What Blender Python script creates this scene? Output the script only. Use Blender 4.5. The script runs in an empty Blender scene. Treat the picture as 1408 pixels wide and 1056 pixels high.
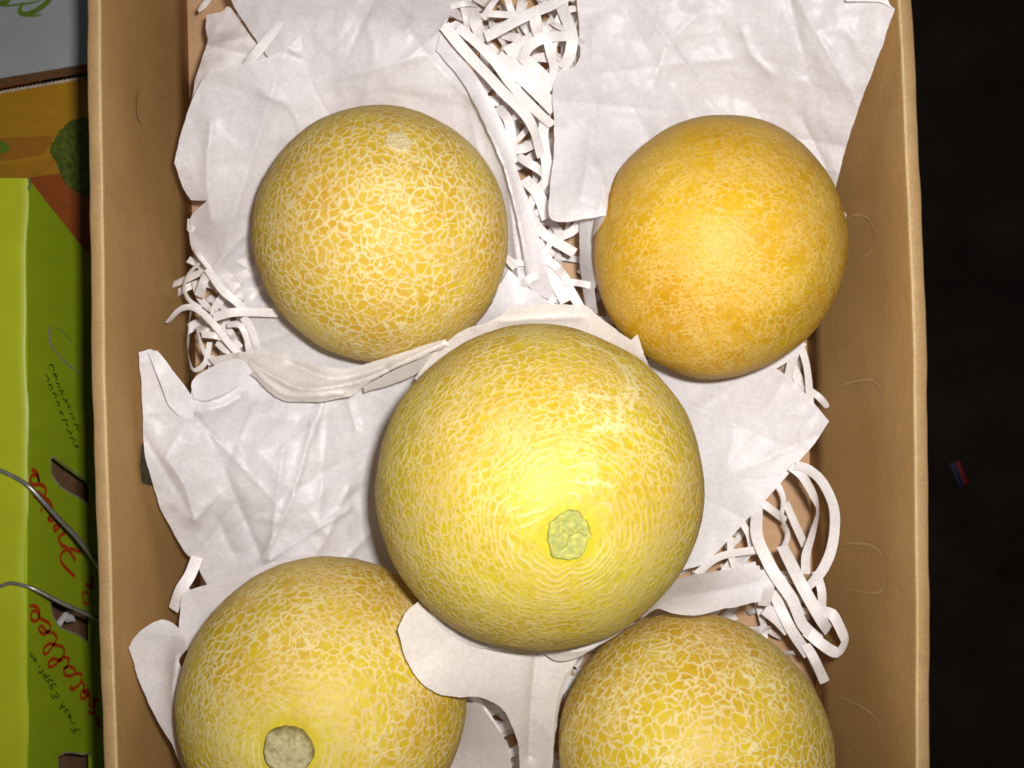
import bpy, bmesh, math, random
import numpy as np
from mathutils import Vector, Matrix
from mathutils.geometry import delaunay_2d_cdt

scene = bpy.context.scene
C = scene.collection
R_ = math.radians

# ------------------------------------------------------------------ camera, world, flash, exposure
H = 0.73            # camera height above the carton floor (metres)
FPX = 1369.0        # focal length in pixels of the 1408 px wide photograph
cam_d = bpy.data.cameras.new('camera'); cam = bpy.data.objects.new('camera', cam_d); C.objects.link(cam)
cam_d.sensor_width = 36.0; cam_d.lens = 36.0 * FPX / 1408.0
cam_d.clip_start = 0.02; cam_d.clip_end = 50
cam.location = (0, 0, H); cam.rotation_euler = (0, 0, 0)
scene.camera = cam
cam_d.dof.use_dof = True; cam_d.dof.focus_distance = 0.52; cam_d.dof.aperture_fstop = 15.0

world = bpy.data.worlds.new('World'); scene.world = world; world.use_nodes = True
wb = world.node_tree.nodes['Background']
wb.inputs['Color'].default_value = (0.95, 0.97, 1.0, 1); wb.inputs['Strength'].default_value = 0.07

fl = bpy.data.lights.new('camera_flash', 'AREA'); fl.shape = 'RECTANGLE'; fl.size = 0.026; fl.size_y = 0.018
fl.energy = 3.75; fl.spread = math.radians(145); fl.color = (1.0, 0.965, 0.935)
flash = bpy.data.objects.new('camera_flash', fl); C.objects.link(flash)
flash.location = (0.032, 0.030, H + 0.004)

scene.view_settings.view_transform = 'Standard'; scene.view_settings.look = 'None'
scene.view_settings.exposure = 0.0; scene.view_settings.gamma = 1.0

# ------------------------------------------------------------------ helpers
def P(px, py, z=0.0):
    D = H - z
    return Vector(((px - 704.0) * D / FPX, (528.0 - py) * D / FPX, z))

def ray_hit(px, py, c, r):
    d = Vector(((px - 704.0) / FPX, (528.0 - py) / FPX, -1)).normalized()
    o = Vector((0, 0, H)) - c
    b = o.dot(d); q = b * b - (o.dot(o) - r * r)
    return Vector((0, 0, H)) + d * (-b - math.sqrt(max(q, 0)))

def mesh_obj(name, verts, faces, mats, parent=None, smooth=True, midx=None):
    me = bpy.data.meshes.new(name)
    me.from_pydata([tuple(v) for v in verts], [], faces)
    for m in (mats if isinstance(mats, (list, tuple)) else [mats]): me.materials.append(m)
    if midx is not None: me.polygons.foreach_set('material_index', midx)
    if smooth: me.polygons.foreach_set('use_smooth', [True] * len(me.polygons))
    me.update()
    o = bpy.data.objects.new(name, me); C.objects.link(o)
    if parent: o.parent = parent
    return o

def tag(o, label, cat, group=None):
    o['label'] = label; o['category'] = cat
    if group: o['group'] = group
    return o

def struct(o): o['kind'] = 'structure'; return o

def empty(name, loc=(0, 0, 0), rz=0.0):
    o = bpy.data.objects.new(name, None); C.objects.link(o)
    o.location = loc; o.rotation_euler = (0, 0, rz); o.empty_display_size = 0.02
    return o

def box_geo(x0, x1, y0, y1, z0, z1):
    v = [(x, y, z) for z in (z0, z1) for y in (y0, y1) for x in (x0, x1)]
    f = [(0, 2, 3, 1), (4, 5, 7, 6), (0, 1, 5, 4), (2, 6, 7, 3), (0, 4, 6, 2), (1, 3, 7, 5)]
    return v, f

def catmull(pts, step):
    """resample a list of tuples (any dimension) as a smooth curve"""
    A = np.array(pts, float)
    if len(A) == 2:
        n = max(2, int(np.linalg.norm(A[1, :2] - A[0, :2]) / step) + 1)
        t = np.linspace(0, 1, n)[:, None]
        return A[0] * (1 - t) + A[1] * t
    E = np.vstack([2 * A[0] - A[1], A, 2 * A[-1] - A[-2]])
    out = []
    for i in range(1, len(E) - 2):
        n = max(2, int(np.linalg.norm(E[i + 1, :2] - E[i, :2]) / step))
        for k in range(n):
            t = k / n
            p0, p1, p2, p3 = E[i - 1], E[i], E[i + 1], E[i + 2]
            out.append(0.5 * ((2 * p1) + (-p0 + p2) * t + (2 * p0 - 5 * p1 + 4 * p2 - p3) * t * t + (-p0 + 3 * p1 - 3 * p2 + p3) * t ** 3))
    out.append(A[-1])
    return np.array(out)

# ---- numpy noise
def _h(i, j, k, s):
    with np.errstate(over='ignore'):
        n = (i.astype(np.int64) * 374761393 + j.astype(np.int64) * 668265263 + k.astype(np.int64) * 2147483647 + s * 1274126177) & 0xffffffff
        n = ((n ^ (n >> 13)) * 1274126177) & 0xffffffff
        n = ((n ^ (n >> 16)) * 2246822519) & 0xffffffff
        n = n ^ (n >> 15)
    return (n & 0xffffff).astype(np.float64) / 0xffffff

def vnoise(Q, s=0):
    I = np.floor(Q).astype(np.int64); f = Q - I; f = f * f * (3 - 2 * f)
    r = 0
    for a in (0, 1):
        for b in (0, 1):
            for c in (0, 1):
                w = (f[:, 0] if a else 1 - f[:, 0]) * (f[:, 1] if b else 1 - f[:, 1]) * (f[:, 2] if c else 1 - f[:, 2])
                r = r + w * _h(I[:, 0] + a, I[:, 1] + b, I[:, 2] + c, s)
    return r

def fbm(Q, s=0, o=3):
    r = 0; a = 0.5; t = 0
    for i in range(o):
        r = r + a * vnoise(Q * 2 ** i + 17.3 * i, s + i); t += a; a *= 0.5
    return r / t

def voro(Q, s=0, jit=0.95):
    """distance to the nearest cell wall and a random value per cell"""
    I = np.floor(Q).astype(np.int64); best = np.full(len(Q), 1e9); bp = np.zeros_like(Q); bid = np.zeros(len(Q))
    offs = [(a, b, c) for a in (-1, 0, 1) for b in (-1, 0, 1) for c in (-1, 0, 1)]
    cache = []
    for a, b, c in offs:
        i, j, k = I[:, 0] + a, I[:, 1] + b, I[:, 2] + c
        f = np.stack([i + 0.5 + jit * (_h(i, j, k, s) - 0.5), j + 0.5 + jit * (_h(i, j, k, s + 7) - 0.5), k + 0.5 + jit * (_h(i, j, k, s + 13) - 0.5)], 1)
        cache.append(f)
        d = ((f - Q) ** 2).sum(1); m = d < best
        best = np.where(m, d, best); bp[m] = f[m]; bid[m] = _h(i, j, k, s + 29)[m]
    e = np.full(len(Q), 1e9); wn_ = np.zeros_like(Q)
    for f in cache:
        v = f - bp; L = np.sqrt((v ** 2).sum(1)); ok = L > 1e-6
        dd = np.where(ok, (((f + bp) * 0.5 - Q) * v).sum(1) / np.where(ok, L, 1), 1e9)
        mm = dd < e; e = np.where(mm, dd, e); wn_[mm] = (v / np.where(ok, L, 1)[:, None])[mm]
    return e, bid, wn_

def sstep(a, b, x):
    t = np.clip((x - a) / (b - a), 0, 1); return t * t * (3 - 2 * t)

# ------------------------------------------------------------------ materials
def new_mat(name):
    m = bpy.data.materials.new(name); m.use_nodes = True
    nt = m.node_tree; b = nt.nodes['Principled BSDF']
    return m, nt, b

def nd(nt, t, **kw):
    n = nt.nodes.new(t)
    for k, v in kw.items():
        if k in n.inputs.keys(): n.inputs[k].default_value = v
        else: setattr(n, k, v)
    return n

def coords(nt, scale=(1, 1, 1), kind='Object'):
    tc = nd(nt, 'ShaderNodeTexCoord'); mp = nd(nt, 'ShaderNodeMapping'); mp.inputs['Scale'].default_value = scale
    nt.links.new(tc.outputs[kind], mp.inputs['Vector']); return mp.outputs['Vector']

def ramp(nt, fac, stops):
    r = nd(nt, 'ShaderNodeValToRGB')
    while len(r.color_ramp.elements) < len(stops): r.color_ramp.elements.new(0.5)
    for e, (p, c) in zip(r.color_ramp.elements, stops): e.position = p; e.color = (*c, 1)
    nt.links.new(fac, r.inputs['Fac']); return r.outputs['Color']

def mixc(nt, fac, a, b, mode='MIX'):
    m = nd(nt, 'ShaderNodeMix', data_type='RGBA', blend_type=mode)
    for s, v in ((0, fac), (6, a), (7, b)):
        if isinstance(v, (int, float)): m.inputs[s].default_value = v
        elif isinstance(v, tuple): m.inputs[s].default_value = (*v, 1)
        else: nt.links.new(v, m.inputs[s])
    return m.outputs[2]

def bump(nt, b, h, strength, dist=0.001, prev=None):
    n = nd(nt, 'ShaderNodeBump', Strength=strength, Distance=dist)
    nt.links.new(h, n.inputs['Height'])
    if prev is not None: nt.links.new(prev, n.inputs['Normal'])
    if b is not None: nt.links.new(n.outputs['Normal'], b.inputs['Normal'])
    return n.outputs['Normal']

def mat_plain(name, col, rough=0.6, noise=0.12, scale=120, spec=0.3, metal=0.0, aniso=(1, 1, 1), bmp=0.15):
    m, nt, b = new_mat(name)
    v = coords(nt, aniso)
    n = nd(nt, 'ShaderNodeTexNoise', Scale=scale, Detail=5.0, Roughness=0.6); nt.links.new(v, n.inputs['Vector'])
    n2 = nd(nt, 'ShaderNodeTexNoise', Scale=scale * 0.08, Detail=3.0); nt.links.new(v, n2.inputs['Vector'])
    c = ramp(nt, n.outputs['Fac'], [(0.25, tuple(x * (1 - noise * 1.6) for x in col)), (0.75, tuple(min(1, x * (1 + noise)) for x in col))])
    d = ramp(nt, n2.outputs['Fac'], [(0.3, (1 - noise,) * 3), (0.7, (1.0, 1.0, 1.0))])
    nt.links.new(mixc(nt, 1.0, c, d, 'MULTIPLY'), b.inputs['Base Color'])
    b.inputs['Roughness'].default_value = rough; b.inputs['Specular IOR Level'].default_value = spec; b.inputs['Metallic'].default_value = metal
    bump(nt, b, n.outputs['Fac'], bmp, 0.0006)
    return m

def mat_kraft(name, col, flute=(0, 1, 0), worn=0.0):
    m, nt, b = new_mat(name)
    v = coords(nt)
    fine = nd(nt, 'ShaderNodeTexNoise', Scale=900.0, Detail=4.0, Roughness=0.7); nt.links.new(v, fine.inputs['Vector'])
    vs = coords(nt, (90, 90, 500) if flute[1] else (90, 90, 90))
    fib = nd(nt, 'ShaderNodeTexNoise', Scale=1.0, Detail=3.0); nt.links.new(vs, fib.inputs['Vector'])
    big = nd(nt, 'ShaderNodeTexNoise', Scale=14.0, Detail=4.0, Roughness=0.55); nt.links.new(v, big.inputs['Vector'])
    sc = nd(nt, 'ShaderNodeTexNoise', Scale=45.0, Detail=6.0, Roughness=0.75, Distortion=1.5); nt.links.new(coords(nt, (1, 0.35, 1)), sc.inputs['Vector'])
    wv = nd(nt, 'ShaderNodeTexWave', Scale=62.0, Distortion=0.6, Detail=1.0); wv.bands_direction = 'Y'
    wv.inputs['Detail Scale'].default_value = 3.0
    nt.links.new(v, wv.inputs['Vector'])
    c = ramp(nt, fine.outputs['Fac'], [(0.3, tuple(x * 0.80 for x in col)), (0.7, tuple(min(1, x * 1.16) for x in col))])
    c = mixc(nt, 1.0, c, ramp(nt, fib.outputs['Fac'], [(0.3, (0.93, 0.92, 0.90)), (0.7, (1.05, 1.05, 1.05))]), 'MULTIPLY')
    c = mixc(nt, 1.0, c, ramp(nt, big.outputs['Fac'], [(0.3, (0.90, 0.87, 0.84)), (0.65, (1.04, 1.04, 1.04))]), 'MULTIPLY')
    c = mixc(nt, 1.0, c, ramp(nt, wv.outputs['Fac'], [(0.0, (0.985, 0.98, 0.98)), (1.0, (1.0, 1.0, 1.0))]), 'MULTIPLY')
    c = mixc(nt, ramp(nt, sc.outputs['Fac'], [(0.62, (0, 0, 0)), (0.80, (0.30, 0.30, 0.30))]), c, tuple(min(1, x * 1.5) for x in col))
    nt.links.new(c, b.inputs['Base Color'])
    b.inputs['Roughness'].default_value = 0.62; b.inputs['Specular IOR Level'].default_value = 0.28
    n1 = bump(nt, None, wv.outputs['Fac'], 0.025, 0.0008)
    bump(nt, b, fine.outputs['Fac'], 0.18, 0.0004, n1)
    return m

def mat_tissue(name, col=(0.90, 0.865, 0.885), trans=0.26, see=0.09):
    m, nt, b = new_mat(name)
    v = coords(nt)
    cl = nd(nt, 'ShaderNodeTexNoise', Scale=420.0, Detail=4.0, Roughness=0.65); nt.links.new(v, cl.inputs['Vector'])
    bg = nd(nt, 'ShaderNodeTexNoise', Scale=55.0, Detail=3.0); nt.links.new(v, bg.inputs['Vector'])
    c = ramp(nt, cl.outputs['Fac'], [(0.3, tuple(x * 0.90 for x in col)), (0.68, tuple(min(1, x * 1.05) for x in col))])
    c = mixc(nt, 1.0, c, ramp(nt, bg.outputs['Fac'], [(0.3, (0.93, 0.93, 0.94)), (0.7, (1.0, 1.0, 1.0))]), 'MULTIPLY')
    nt.links.new(c, b.inputs['Base Color'])
    b.inputs['Roughness'].default_value = 0.43; b.inputs['Specular IOR Level'].default_value = 0.42
    cr = nd(nt, 'ShaderNodeTexVoronoi', Scale=38.0); cr.feature = 'DISTANCE_TO_EDGE'
    dn = nd(nt, 'ShaderNodeTexNoise', Scale=20.0, Detail=3.0); nt.links.new(v, dn.inputs['Vector'])
    nt.links.new(mixc(nt, 0.08, v, dn.outputs['Color']), cr.inputs['Vector'])
    crr = ramp(nt, cr.outputs['Distance'], [(0.0, (0, 0, 0)), (0.10, (1, 1, 1))])
    n1 = bump(nt, None, crr, 0.10, 0.0006)
    n2 = bump(nt, b, cl.outputs['Fac'], 0.10, 0.0005, n1)
    tr = nd(nt, 'ShaderNodeBsdfTranslucent'); nt.links.new(c, tr.inputs['Color']); nt.links.new(n2, tr.inputs['Normal'])
    mx = nd(nt, 'ShaderNodeMixShader'); mx.inputs[0].default_value = trans
    nt.links.new(b.outputs[0], mx.inputs[1]); nt.links.new(tr.outputs[0], mx.inputs[2])
    tp = nd(nt, 'ShaderNodeBsdfTransparent'); mx2 = nd(nt, 'ShaderNodeMixShader'); mx2.inputs[0].default_value = see
    nt.links.new(mx.outputs[0], mx2.inputs[1]); nt.links.new(tp.outputs[0], mx2.inputs[2])
    nt.links.new(mx2.outputs[0], nt.nodes['Material Output'].inputs['Surface'])
    return m

def mat_melon(name, yellow, orange, net, green=(0.52, 0.55, 0.10), rough=0.50):
    m, nt, b = new_mat(name)
    def at(n):
        a = nd(nt, 'ShaderNodeAttribute', attribute_name=n); return a.outputs['Fac']
    v = coords(nt)
    n1 = nd(nt, 'ShaderNodeTexNoise', Scale=260.0, Detail=4.0); nt.links.new(v, n1.inputs['Vector'])
    n2 = nd(nt, 'ShaderNodeTexNoise', Scale=1100.0, Detail=2.0); nt.links.new(v, n2.inputs['Vector'])
    base = mixc(nt, at('ripe'), yellow, orange)
    base = mixc(nt, at('green'), base, green)
    base = mixc(nt, 1.0, base, ramp(nt, n1.outputs['Fac'], [(0.3, (0.90, 0.86, 0.80)), (0.7, (1.06, 1.06, 1.06))]), 'MULTIPLY')
    nc = mixc(nt, at('tan'), net, tuple(a * b_ for a, b_ in zip(net, (0.86, 0.74, 0.66))))
    nc = mixc(nt, at('pale'), nc, (0.62, 0.53, 0.28))
    nc = mixc(nt, 1.0, nc, ramp(nt, n2.outputs['Fac'], [(0.3, (0.90, 0.89, 0.86)), (0.7, (1.05, 1.05, 1.05))]), 'MULTIPLY')
    nt.links.new(mixc(nt, at('net'), base, nc), b.inputs['Base Color'])
    rr = ramp(nt, at('net'), [(0.0, (rough,) * 3), (1.0, (0.68,) * 3)])
    nt.links.new(rr, b.inputs['Roughness']); b.inputs['Specular IOR Level'].default_value = 0.30
    bump(nt, b, n1.outputs['Fac'], 0.10, 0.0006)
    b.inputs['Subsurface Weight'].default_value = 0.0
    return m

M = {}
M['kraft'] = mat_kraft('kraft_board', (0.400, 0.237, 0.090))
M['kraft_top'] = mat_kraft('kraft_board_top_fold', (0.40, 0.255, 0.115))
M['kraft_worn'] = mat_kraft('worn_fold_kraft', (0.55, 0.42, 0.23))
M['kraft_floor'] = mat_kraft('kraft_floor_board', (0.52, 0.33, 0.19))
M['kraft_dark'] = mat_plain('dark_kraft_inside', (0.20, 0.13, 0.075), 0.8, 0.2, 200)
M['tissue'] = mat_tissue('white_tissue')
M['tissue_warm'] = mat_tissue('cream_tissue', (0.84, 0.785, 0.735), 0.24)
M['shred'] = mat_tissue('shredded_paper', (0.86, 0.815, 0.80), 0.14, 0.0)
M['ground'] = mat_plain('dark_ground', (0.027, 0.018, 0.013), 0.85, 0.45, 9, 0.15)
M['green_side'] = mat_plain('green_print', (0.37, 0.50, 0.014), 0.42, 0.06, 60, 0.4, aniso=(1, 1, 0.2), bmp=0.05)
M['green_top'] = mat_plain('yellow_green_print', (0.40, 0.44, 0.010), 0.42, 0.06, 30, 0.4, bmp=0.05)
M['orange_print'] = mat_plain('orange_print', (0.40, 0.20, 0.010), 0.5, 0.10, 150, 0.3, aniso=(1, 3, 1))
M['orange_dark'] = mat_plain('dark_orange_print', (0.32, 0.13, 0.010), 0.5, 0.1, 150, 0.3)
M['red_print'] = mat_plain('red_orange_print', (0.26, 0.060, 0.008), 0.5, 0.1, 150, 0.3)
M['leaf_print'] = mat_plain('leaf_green_print', (0.10, 0.13, 0.012), 0.5, 0.45, 260, 0.3)
M['script_green'] = mat_plain('green_script_print', (0.11, 0.17, 0.012), 0.5, 0.1, 100, 0.3)
M['white_board'] = mat_plain('white_coated_board', (0.30, 0.315, 0.325), 0.45, 0.05, 30, 0.4)
M['edge_pale'] = mat_plain('pale_corrugated_edge', (0.60, 0.50, 0.38), 0.8, 0.3, 500, 0.2)
M['edge_brown'] = mat_plain('brown_corrugated_edge', (0.30, 0.16, 0.08), 0.8, 0.3, 300, 0.2)
M['red_ink'] = mat_plain('red_lettering', (0.52, 0.06, 0.008), 0.5, 0.08, 100, 0.3)
M['green_ink'] = mat_plain('dark_green_lettering', (0.035, 0.085, 0.008), 0.5, 0.08, 100, 0.3)
M['black_ink'] = mat_plain('black_handwriting', (0.03, 0.045, 0.01), 0.5, 0.1, 100, 0.3)
M['scuff'] = mat_plain('torn_board_scuff', (0.42, 0.40, 0.24), 0.9, 0.4, 700, 0.2)
M['scuff_faint'] = mat_plain('scored_print_line', (0.27, 0.36, 0.10), 0.7, 0.3, 700, 0.2)
M['wire'] = mat_plain('dull_wire', (0.42, 0.40, 0.35), 0.38, 0.15, 200, 0.5, metal=0.75)
M['scrap_red'] = mat_plain('red_scrap', (0.16, 0.005, 0.008), 0.6, 0.1, 60)
M['scrap_blue'] = mat_plain('blue_scrap', (0.012, 0.015, 0.06), 0.6, 0.1, 60)
M['scar'] = None

# ------------------------------------------------------------------ melon positions
class Mel: pass
def melspec(px, py, rpx, D):
    m = Mel(); m.z = H - D; m.c = P(px, py, m.z); m.r = rpx * D / FPX; return m
m1 = melspec(526.5, 325, 173.5, 0.620)
m2 = melspec(987, 340, 169.5, 0.610)
m3 = melspec(741, 668, 223.0, 0.550)
m4 = melspec(447, 962, 194.0, 0.600)
m5 = melspec(953, 1031, 184.0, 0.600)
MEL = [m1, m2, m3, m4, m5]

BOXROT = R_(1.35)
WXL, WXR = -0.2315, 0.2205       # inner faces of the side walls in carton coordinates
LEAN_R = (0.0080, 0.0040)      # the right wall leans outward towards its rim
def xr(z): return WXR - LEAN_R[1] + (LEAN_R[0] + LEAN_R[1]) * np.clip(z / 0.16, 0, 1)
def clampbox(V, pad=0.0012):
    """keep points inside the carton walls (up to the rim)"""
    c, s = math.cos(-BOXROT), math.sin(-BOXROT)
    x = V[:, 0] * c - V[:, 1] * s; y = V[:, 0] * s + V[:, 1] * c
    low = V[:, 2] < 0.160
    x = np.where(low, np.clip(x, WXL + pad, xr(V[:, 2]) - pad), x)
    V[:, 0] = x * c + y * s; V[:, 1] = -x * s + y * c
    V[:, 2] = np.maximum(V[:, 2], 0.0012)
    return V

def pushout(V, eps=0.0015, mels=MEL):
    for m in mels:
        d = V - np.array(m.c); L = np.sqrt((d ** 2).sum(1)); k = L < m.r + eps
        V[k] = np.array(m.c) + d[k] / np.maximum(L[k], 1e-6)[:, None] * (m.r + eps)
    return V

# ------------------------------------------------------------------ the setting: ground
g = mesh_obj('ground', [(-6, -6, -0.80), (6, -6, -0.80), (6, 6, -0.80), (-6, 6, -0.80)], [(0, 1, 2, 3)], M['ground'], smooth=False)
struct(g)

# ------------------------------------------------------------------ the carton with the melons
RIM = 0.160; TH = 0.0085; Y0, Y1 = -0.335, 0.345
carton = tag(empty('fruit_carton', (0, 0, 0), BOXROT), 'deep open brown kraft cardboard carton holding the five netted melons', 'cardboard box')
rng = random.Random(4)

def wall_profile(side):
    """closed profile (offset from the inner face outward, z); top fold with worn inner crease"""
    pts = [(0.0, -0.004), (0.0, 0.03), (0.0, 0.08), (0.0, 0.12), (0.0, RIM - 0.0030), (0.00035, RIM - 0.0014), (0.0012, RIM - 0.0003), (0.0025, RIM),
           (TH - 0.0015, RIM - 0.0005), (TH - 0.0003, RIM - 0.0016), (TH, RIM - 0.004), (TH, -0.004)]
    return pts
def wall(xin, sgn, name='side_wall'):
    pr = wall_profile(sgn); n = 90; V = []; Fc = []; mi = []
    ph = rng.random() * 6
    for k in range(n + 1):
        y = Y0 + (Y1 - Y0) * k / n
        bow = 0.0010 * math.sin(y * 11 + ph) + 0.00025 * math.sin(y * 37 + ph) + 0.00006 * math.sin(y * 140)
        rz = 0.0007 * math.sin(y * 9 + 2 * ph) + 0.0002 * math.sin(y * 80)
        for i, (o, z) in enumerate(pr):
            w = max(0, z / RIM)
            o2 = o + (0.00012 * math.sin(y * 190 + ph) + 0.0001 * math.sin(y * 77) if i >= 8 else 0)
            V.append(((xin if sgn < 0 else float(xr(z))) + sgn * (o2 + bow * w) + (0.0022 * w * math.cos((y + 0.05) * 8) - 0.0012 * w if sgn > 0 else 0), y, z + (rz if z > 0.1 else 0)))
    m = len(pr)
    for k in range(n):
        for i in range(m):
            a, b = k * m + i, k * m + (i + 1) % m
            q = (a, b, b + m, a + m)
            Fc.append(q if sgn < 0 else q[::-1]); mi.append(1 if i in (5,) else (2 if i in (6, 7, 8) else 0))
    Fc.append(tuple(range(m))); mi.append(0); Fc.append(tuple(range(n * m, n * m + m))[::-1]); mi.append(0)
    o = mesh_obj(name, V, Fc, [M['kraft'], M['kraft_worn'], M['kraft_top']], carton, True, mi)
    return o
wall(WXL, -1); wall(WXR, 1)
for ya, yb in ((Y0 - TH, Y0 - 0.0003), (Y1 + 0.0003, Y1 + TH)):
    v, f = box_geo(WXL - TH, WXR + TH, ya, yb, -0.004, RIM - 0.001)
    mesh_obj('end_wall', v, f, M['kraft'], carton, False)
v, f = box_geo(WXL - 0.0005, WXR + 0.0005, Y0, Y1, -0.0035, 0.0)
mesh_obj('floor_panel', v, f, M['kraft_floor'], carton, False)

cinv = Matrix.Rotation(-BOXROT, 4, 'Z')
def on_wall(px, py, side):
    """where the ray through a pixel meets a side wall (carton coordinates)"""
    d = cinv @ Vector(((px - 704.0) / FPX, (528.0 - py) / FPX, -1.0))
    X = WXL if side < 0 else WXR
    for _ in range(6):
        t = X / d.x; z = H - t
        w = min(max(z / RIM, 0), 1)
        X = WXL if side < 0 else float(xr(z)) + 0.0022 * w * math.cos((d.y * t + 0.05) * 8) - 0.0012 * w
    return Vector((X, d.y * t, H - t))
def strip_on(name, pts3, w, normal, mat, parent, lift=0.0003, taper=True, world=None):
    """a flat printed or scored line lying on a surface with the given normal"""
    A = np.array([tuple(p) for p in pts3]); N = np.array(tuple(normal), float); N /= np.linalg.norm(N)
    V = []; n = len(A)
    for i in range(n):
        t = A[min(i + 1, n - 1)] - A[max(i - 1, 0)]; t /= max(np.linalg.norm(t), 1e-9)
        s = np.cross(N, t); s /= max(np.linalg.norm(s), 1e-9)
        ww = w * 0.5 * (min(1, 0.35 + 3.0 * min(i, n - 1 - i) / n) if taper else 1)
        V += [A[i] + s * ww + N * lift, A[i] - s * ww + N * lift]
    Fc = [(2 * i, 2 * i + 1, 2 * i + 3, 2 * i + 2) for i in range(n - 1)]
    return V, Fc
def join(parts):
    V = []; F = []
    for v, f in parts:
        b = len(V); V += list(v); F += [tuple(i + b for i in q) for q in f]
    return V, F
M['score'] = mat_plain('scored_kraft_edge', (0.50, 0.325, 0.15), 0.7, 0.15, 400, 0.2)
M['score_dark'] = mat_plain('cut_line_kraft', (0.13, 0.085, 0.05), 0.8, 0.3, 400, 0.2)
def wall_marks(side, lines):
    for pts, w, dark in lines:
        c = catmull([(a, b) for a, b in pts], 4)
        p3 = [on_wall(a, b, side) for a, b in c]
        v, f = strip_on('', p3, w, (-side, 0, 0), None, None, 0.0012)
        mesh_obj('die_cut', v, f, M['score_dark' if dark else 'score'], carton, False)
wall_marks(-1, [([(189, 122), (185, 140), (186, 160), (192, 172)], 0.0011, True),
                ([(192, 172), (205, 190), (232, 203)], 0.0008, False),
                ([(196, 118), (225, 130), (248, 150)], 0.0008, False)])
wall_marks(1, [([(1165, 302), (1180, 295), (1196, 300), (1204, 320), (1200, 345), (1180, 360)], 0.0017, False),
               ([(1150, 533), (1180, 524), (1205, 524), (1214, 545), (1208, 585)], 0.0017, False),
               ([(1150, 750), (1180, 747), (1205, 752), (1219, 770), (1220, 800), (1210, 815), (1180, 812), (1150, 805)], 0.0017, False),
               ([(1150, 955), (1180, 968), (1205, 985), (1218, 1010), (1221, 1056)], 0.0018, False),
               ([(1150, 1010), (1185, 1030), (1210, 1050)], 0.0008, False)])
# a torn hand hole in the left wall, half behind the tissue
hp = [on_wall(a, b, -1) for a, b in ((192, 611), (203, 607), (210, 640), (212, 664), (205, 668), (193, 664), (190, 640))]
hv = [p + Vector((0.0013, 0, 0)) for p in hp]
M['hole'] = mat_plain('hand_hole_inside', (0.10, 0.07, 0.045), 0.9, 0.3, 200, 0.1)
mesh_obj('hand_hole', hv, [tuple(range(len(hv)))], M['hole'], carton, False)

# ------------------------------------------------------------------ melons
def disk_grid(n):
    """n x n square mapped to the unit disk with equal area"""
    a = np.linspace(-1, 1, n); X, Y = np.meshgrid(a, a); X = X.ravel(); Y = Y.ravel()
    r = np.where(np.abs(X) > np.abs(Y), X, Y)
    with np.errstate(divide='ignore', invalid='ignore'):
        ph = np.where(np.abs(X) > np.abs(Y), (np.pi / 4) * (Y / np.where(X == 0, 1, X)), np.pi / 2 - (np.pi / 4) * (X / np.where(Y == 0, 1, Y)))
    return np.abs(r), np.where(r < 0, ph + np.pi, ph), r
def cap_dirs(n, thmax, down=False):
    r, ph, _ = disk_grid(n)
    th = 2 * np.arcsin(np.clip(r * math.sin(thmax / 2), 0, 1))
    z = np.cos(th); s = np.sin(th)
    D = np.stack([s * np.cos(ph), s * np.sin(ph), z], 1)
    if down: D[:, 2] *= -1
    i = np.arange(n - 1); I, J = np.meshgrid(i, i); a = (J * n + I).ravel()
    q = np.stack([a, a + 1, a + n + 1, a + n], 1)
    if down: q = q[:, ::-1]
    return D, q

def view_basis(c):
    f = (Vector((0, 0, H)) - c).normalized()
    x = Vector((1, 0, 0)); y = f.cross(x).normalized(); x = y.cross(f).normalized()
    return np.array([tuple(x), tuple(y), tuple(f)])     # rows

def unit(v): v = np.array(tuple(v), float); return v / np.linalg.norm(v)

def shape_fn(m, D):
    """radius factor for unit directions D"""
    r = np.ones(len(D))
    r += 0.020 * (fbm(D * 1.7 + m.seed * 3.1, m.seed) - 0.5) * 2
    r += 0.003 * (fbm(D * 6 + m.seed, m.seed + 5) - 0.5) * 2
    r += m.ell * D[:, 1] ** 2
    for (ax, wd, am) in m.dents:
        a = np.arccos(np.clip(D @ ax, -1, 1)); r += am * np.exp(-(a / wd) ** 2)
    return r

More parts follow.
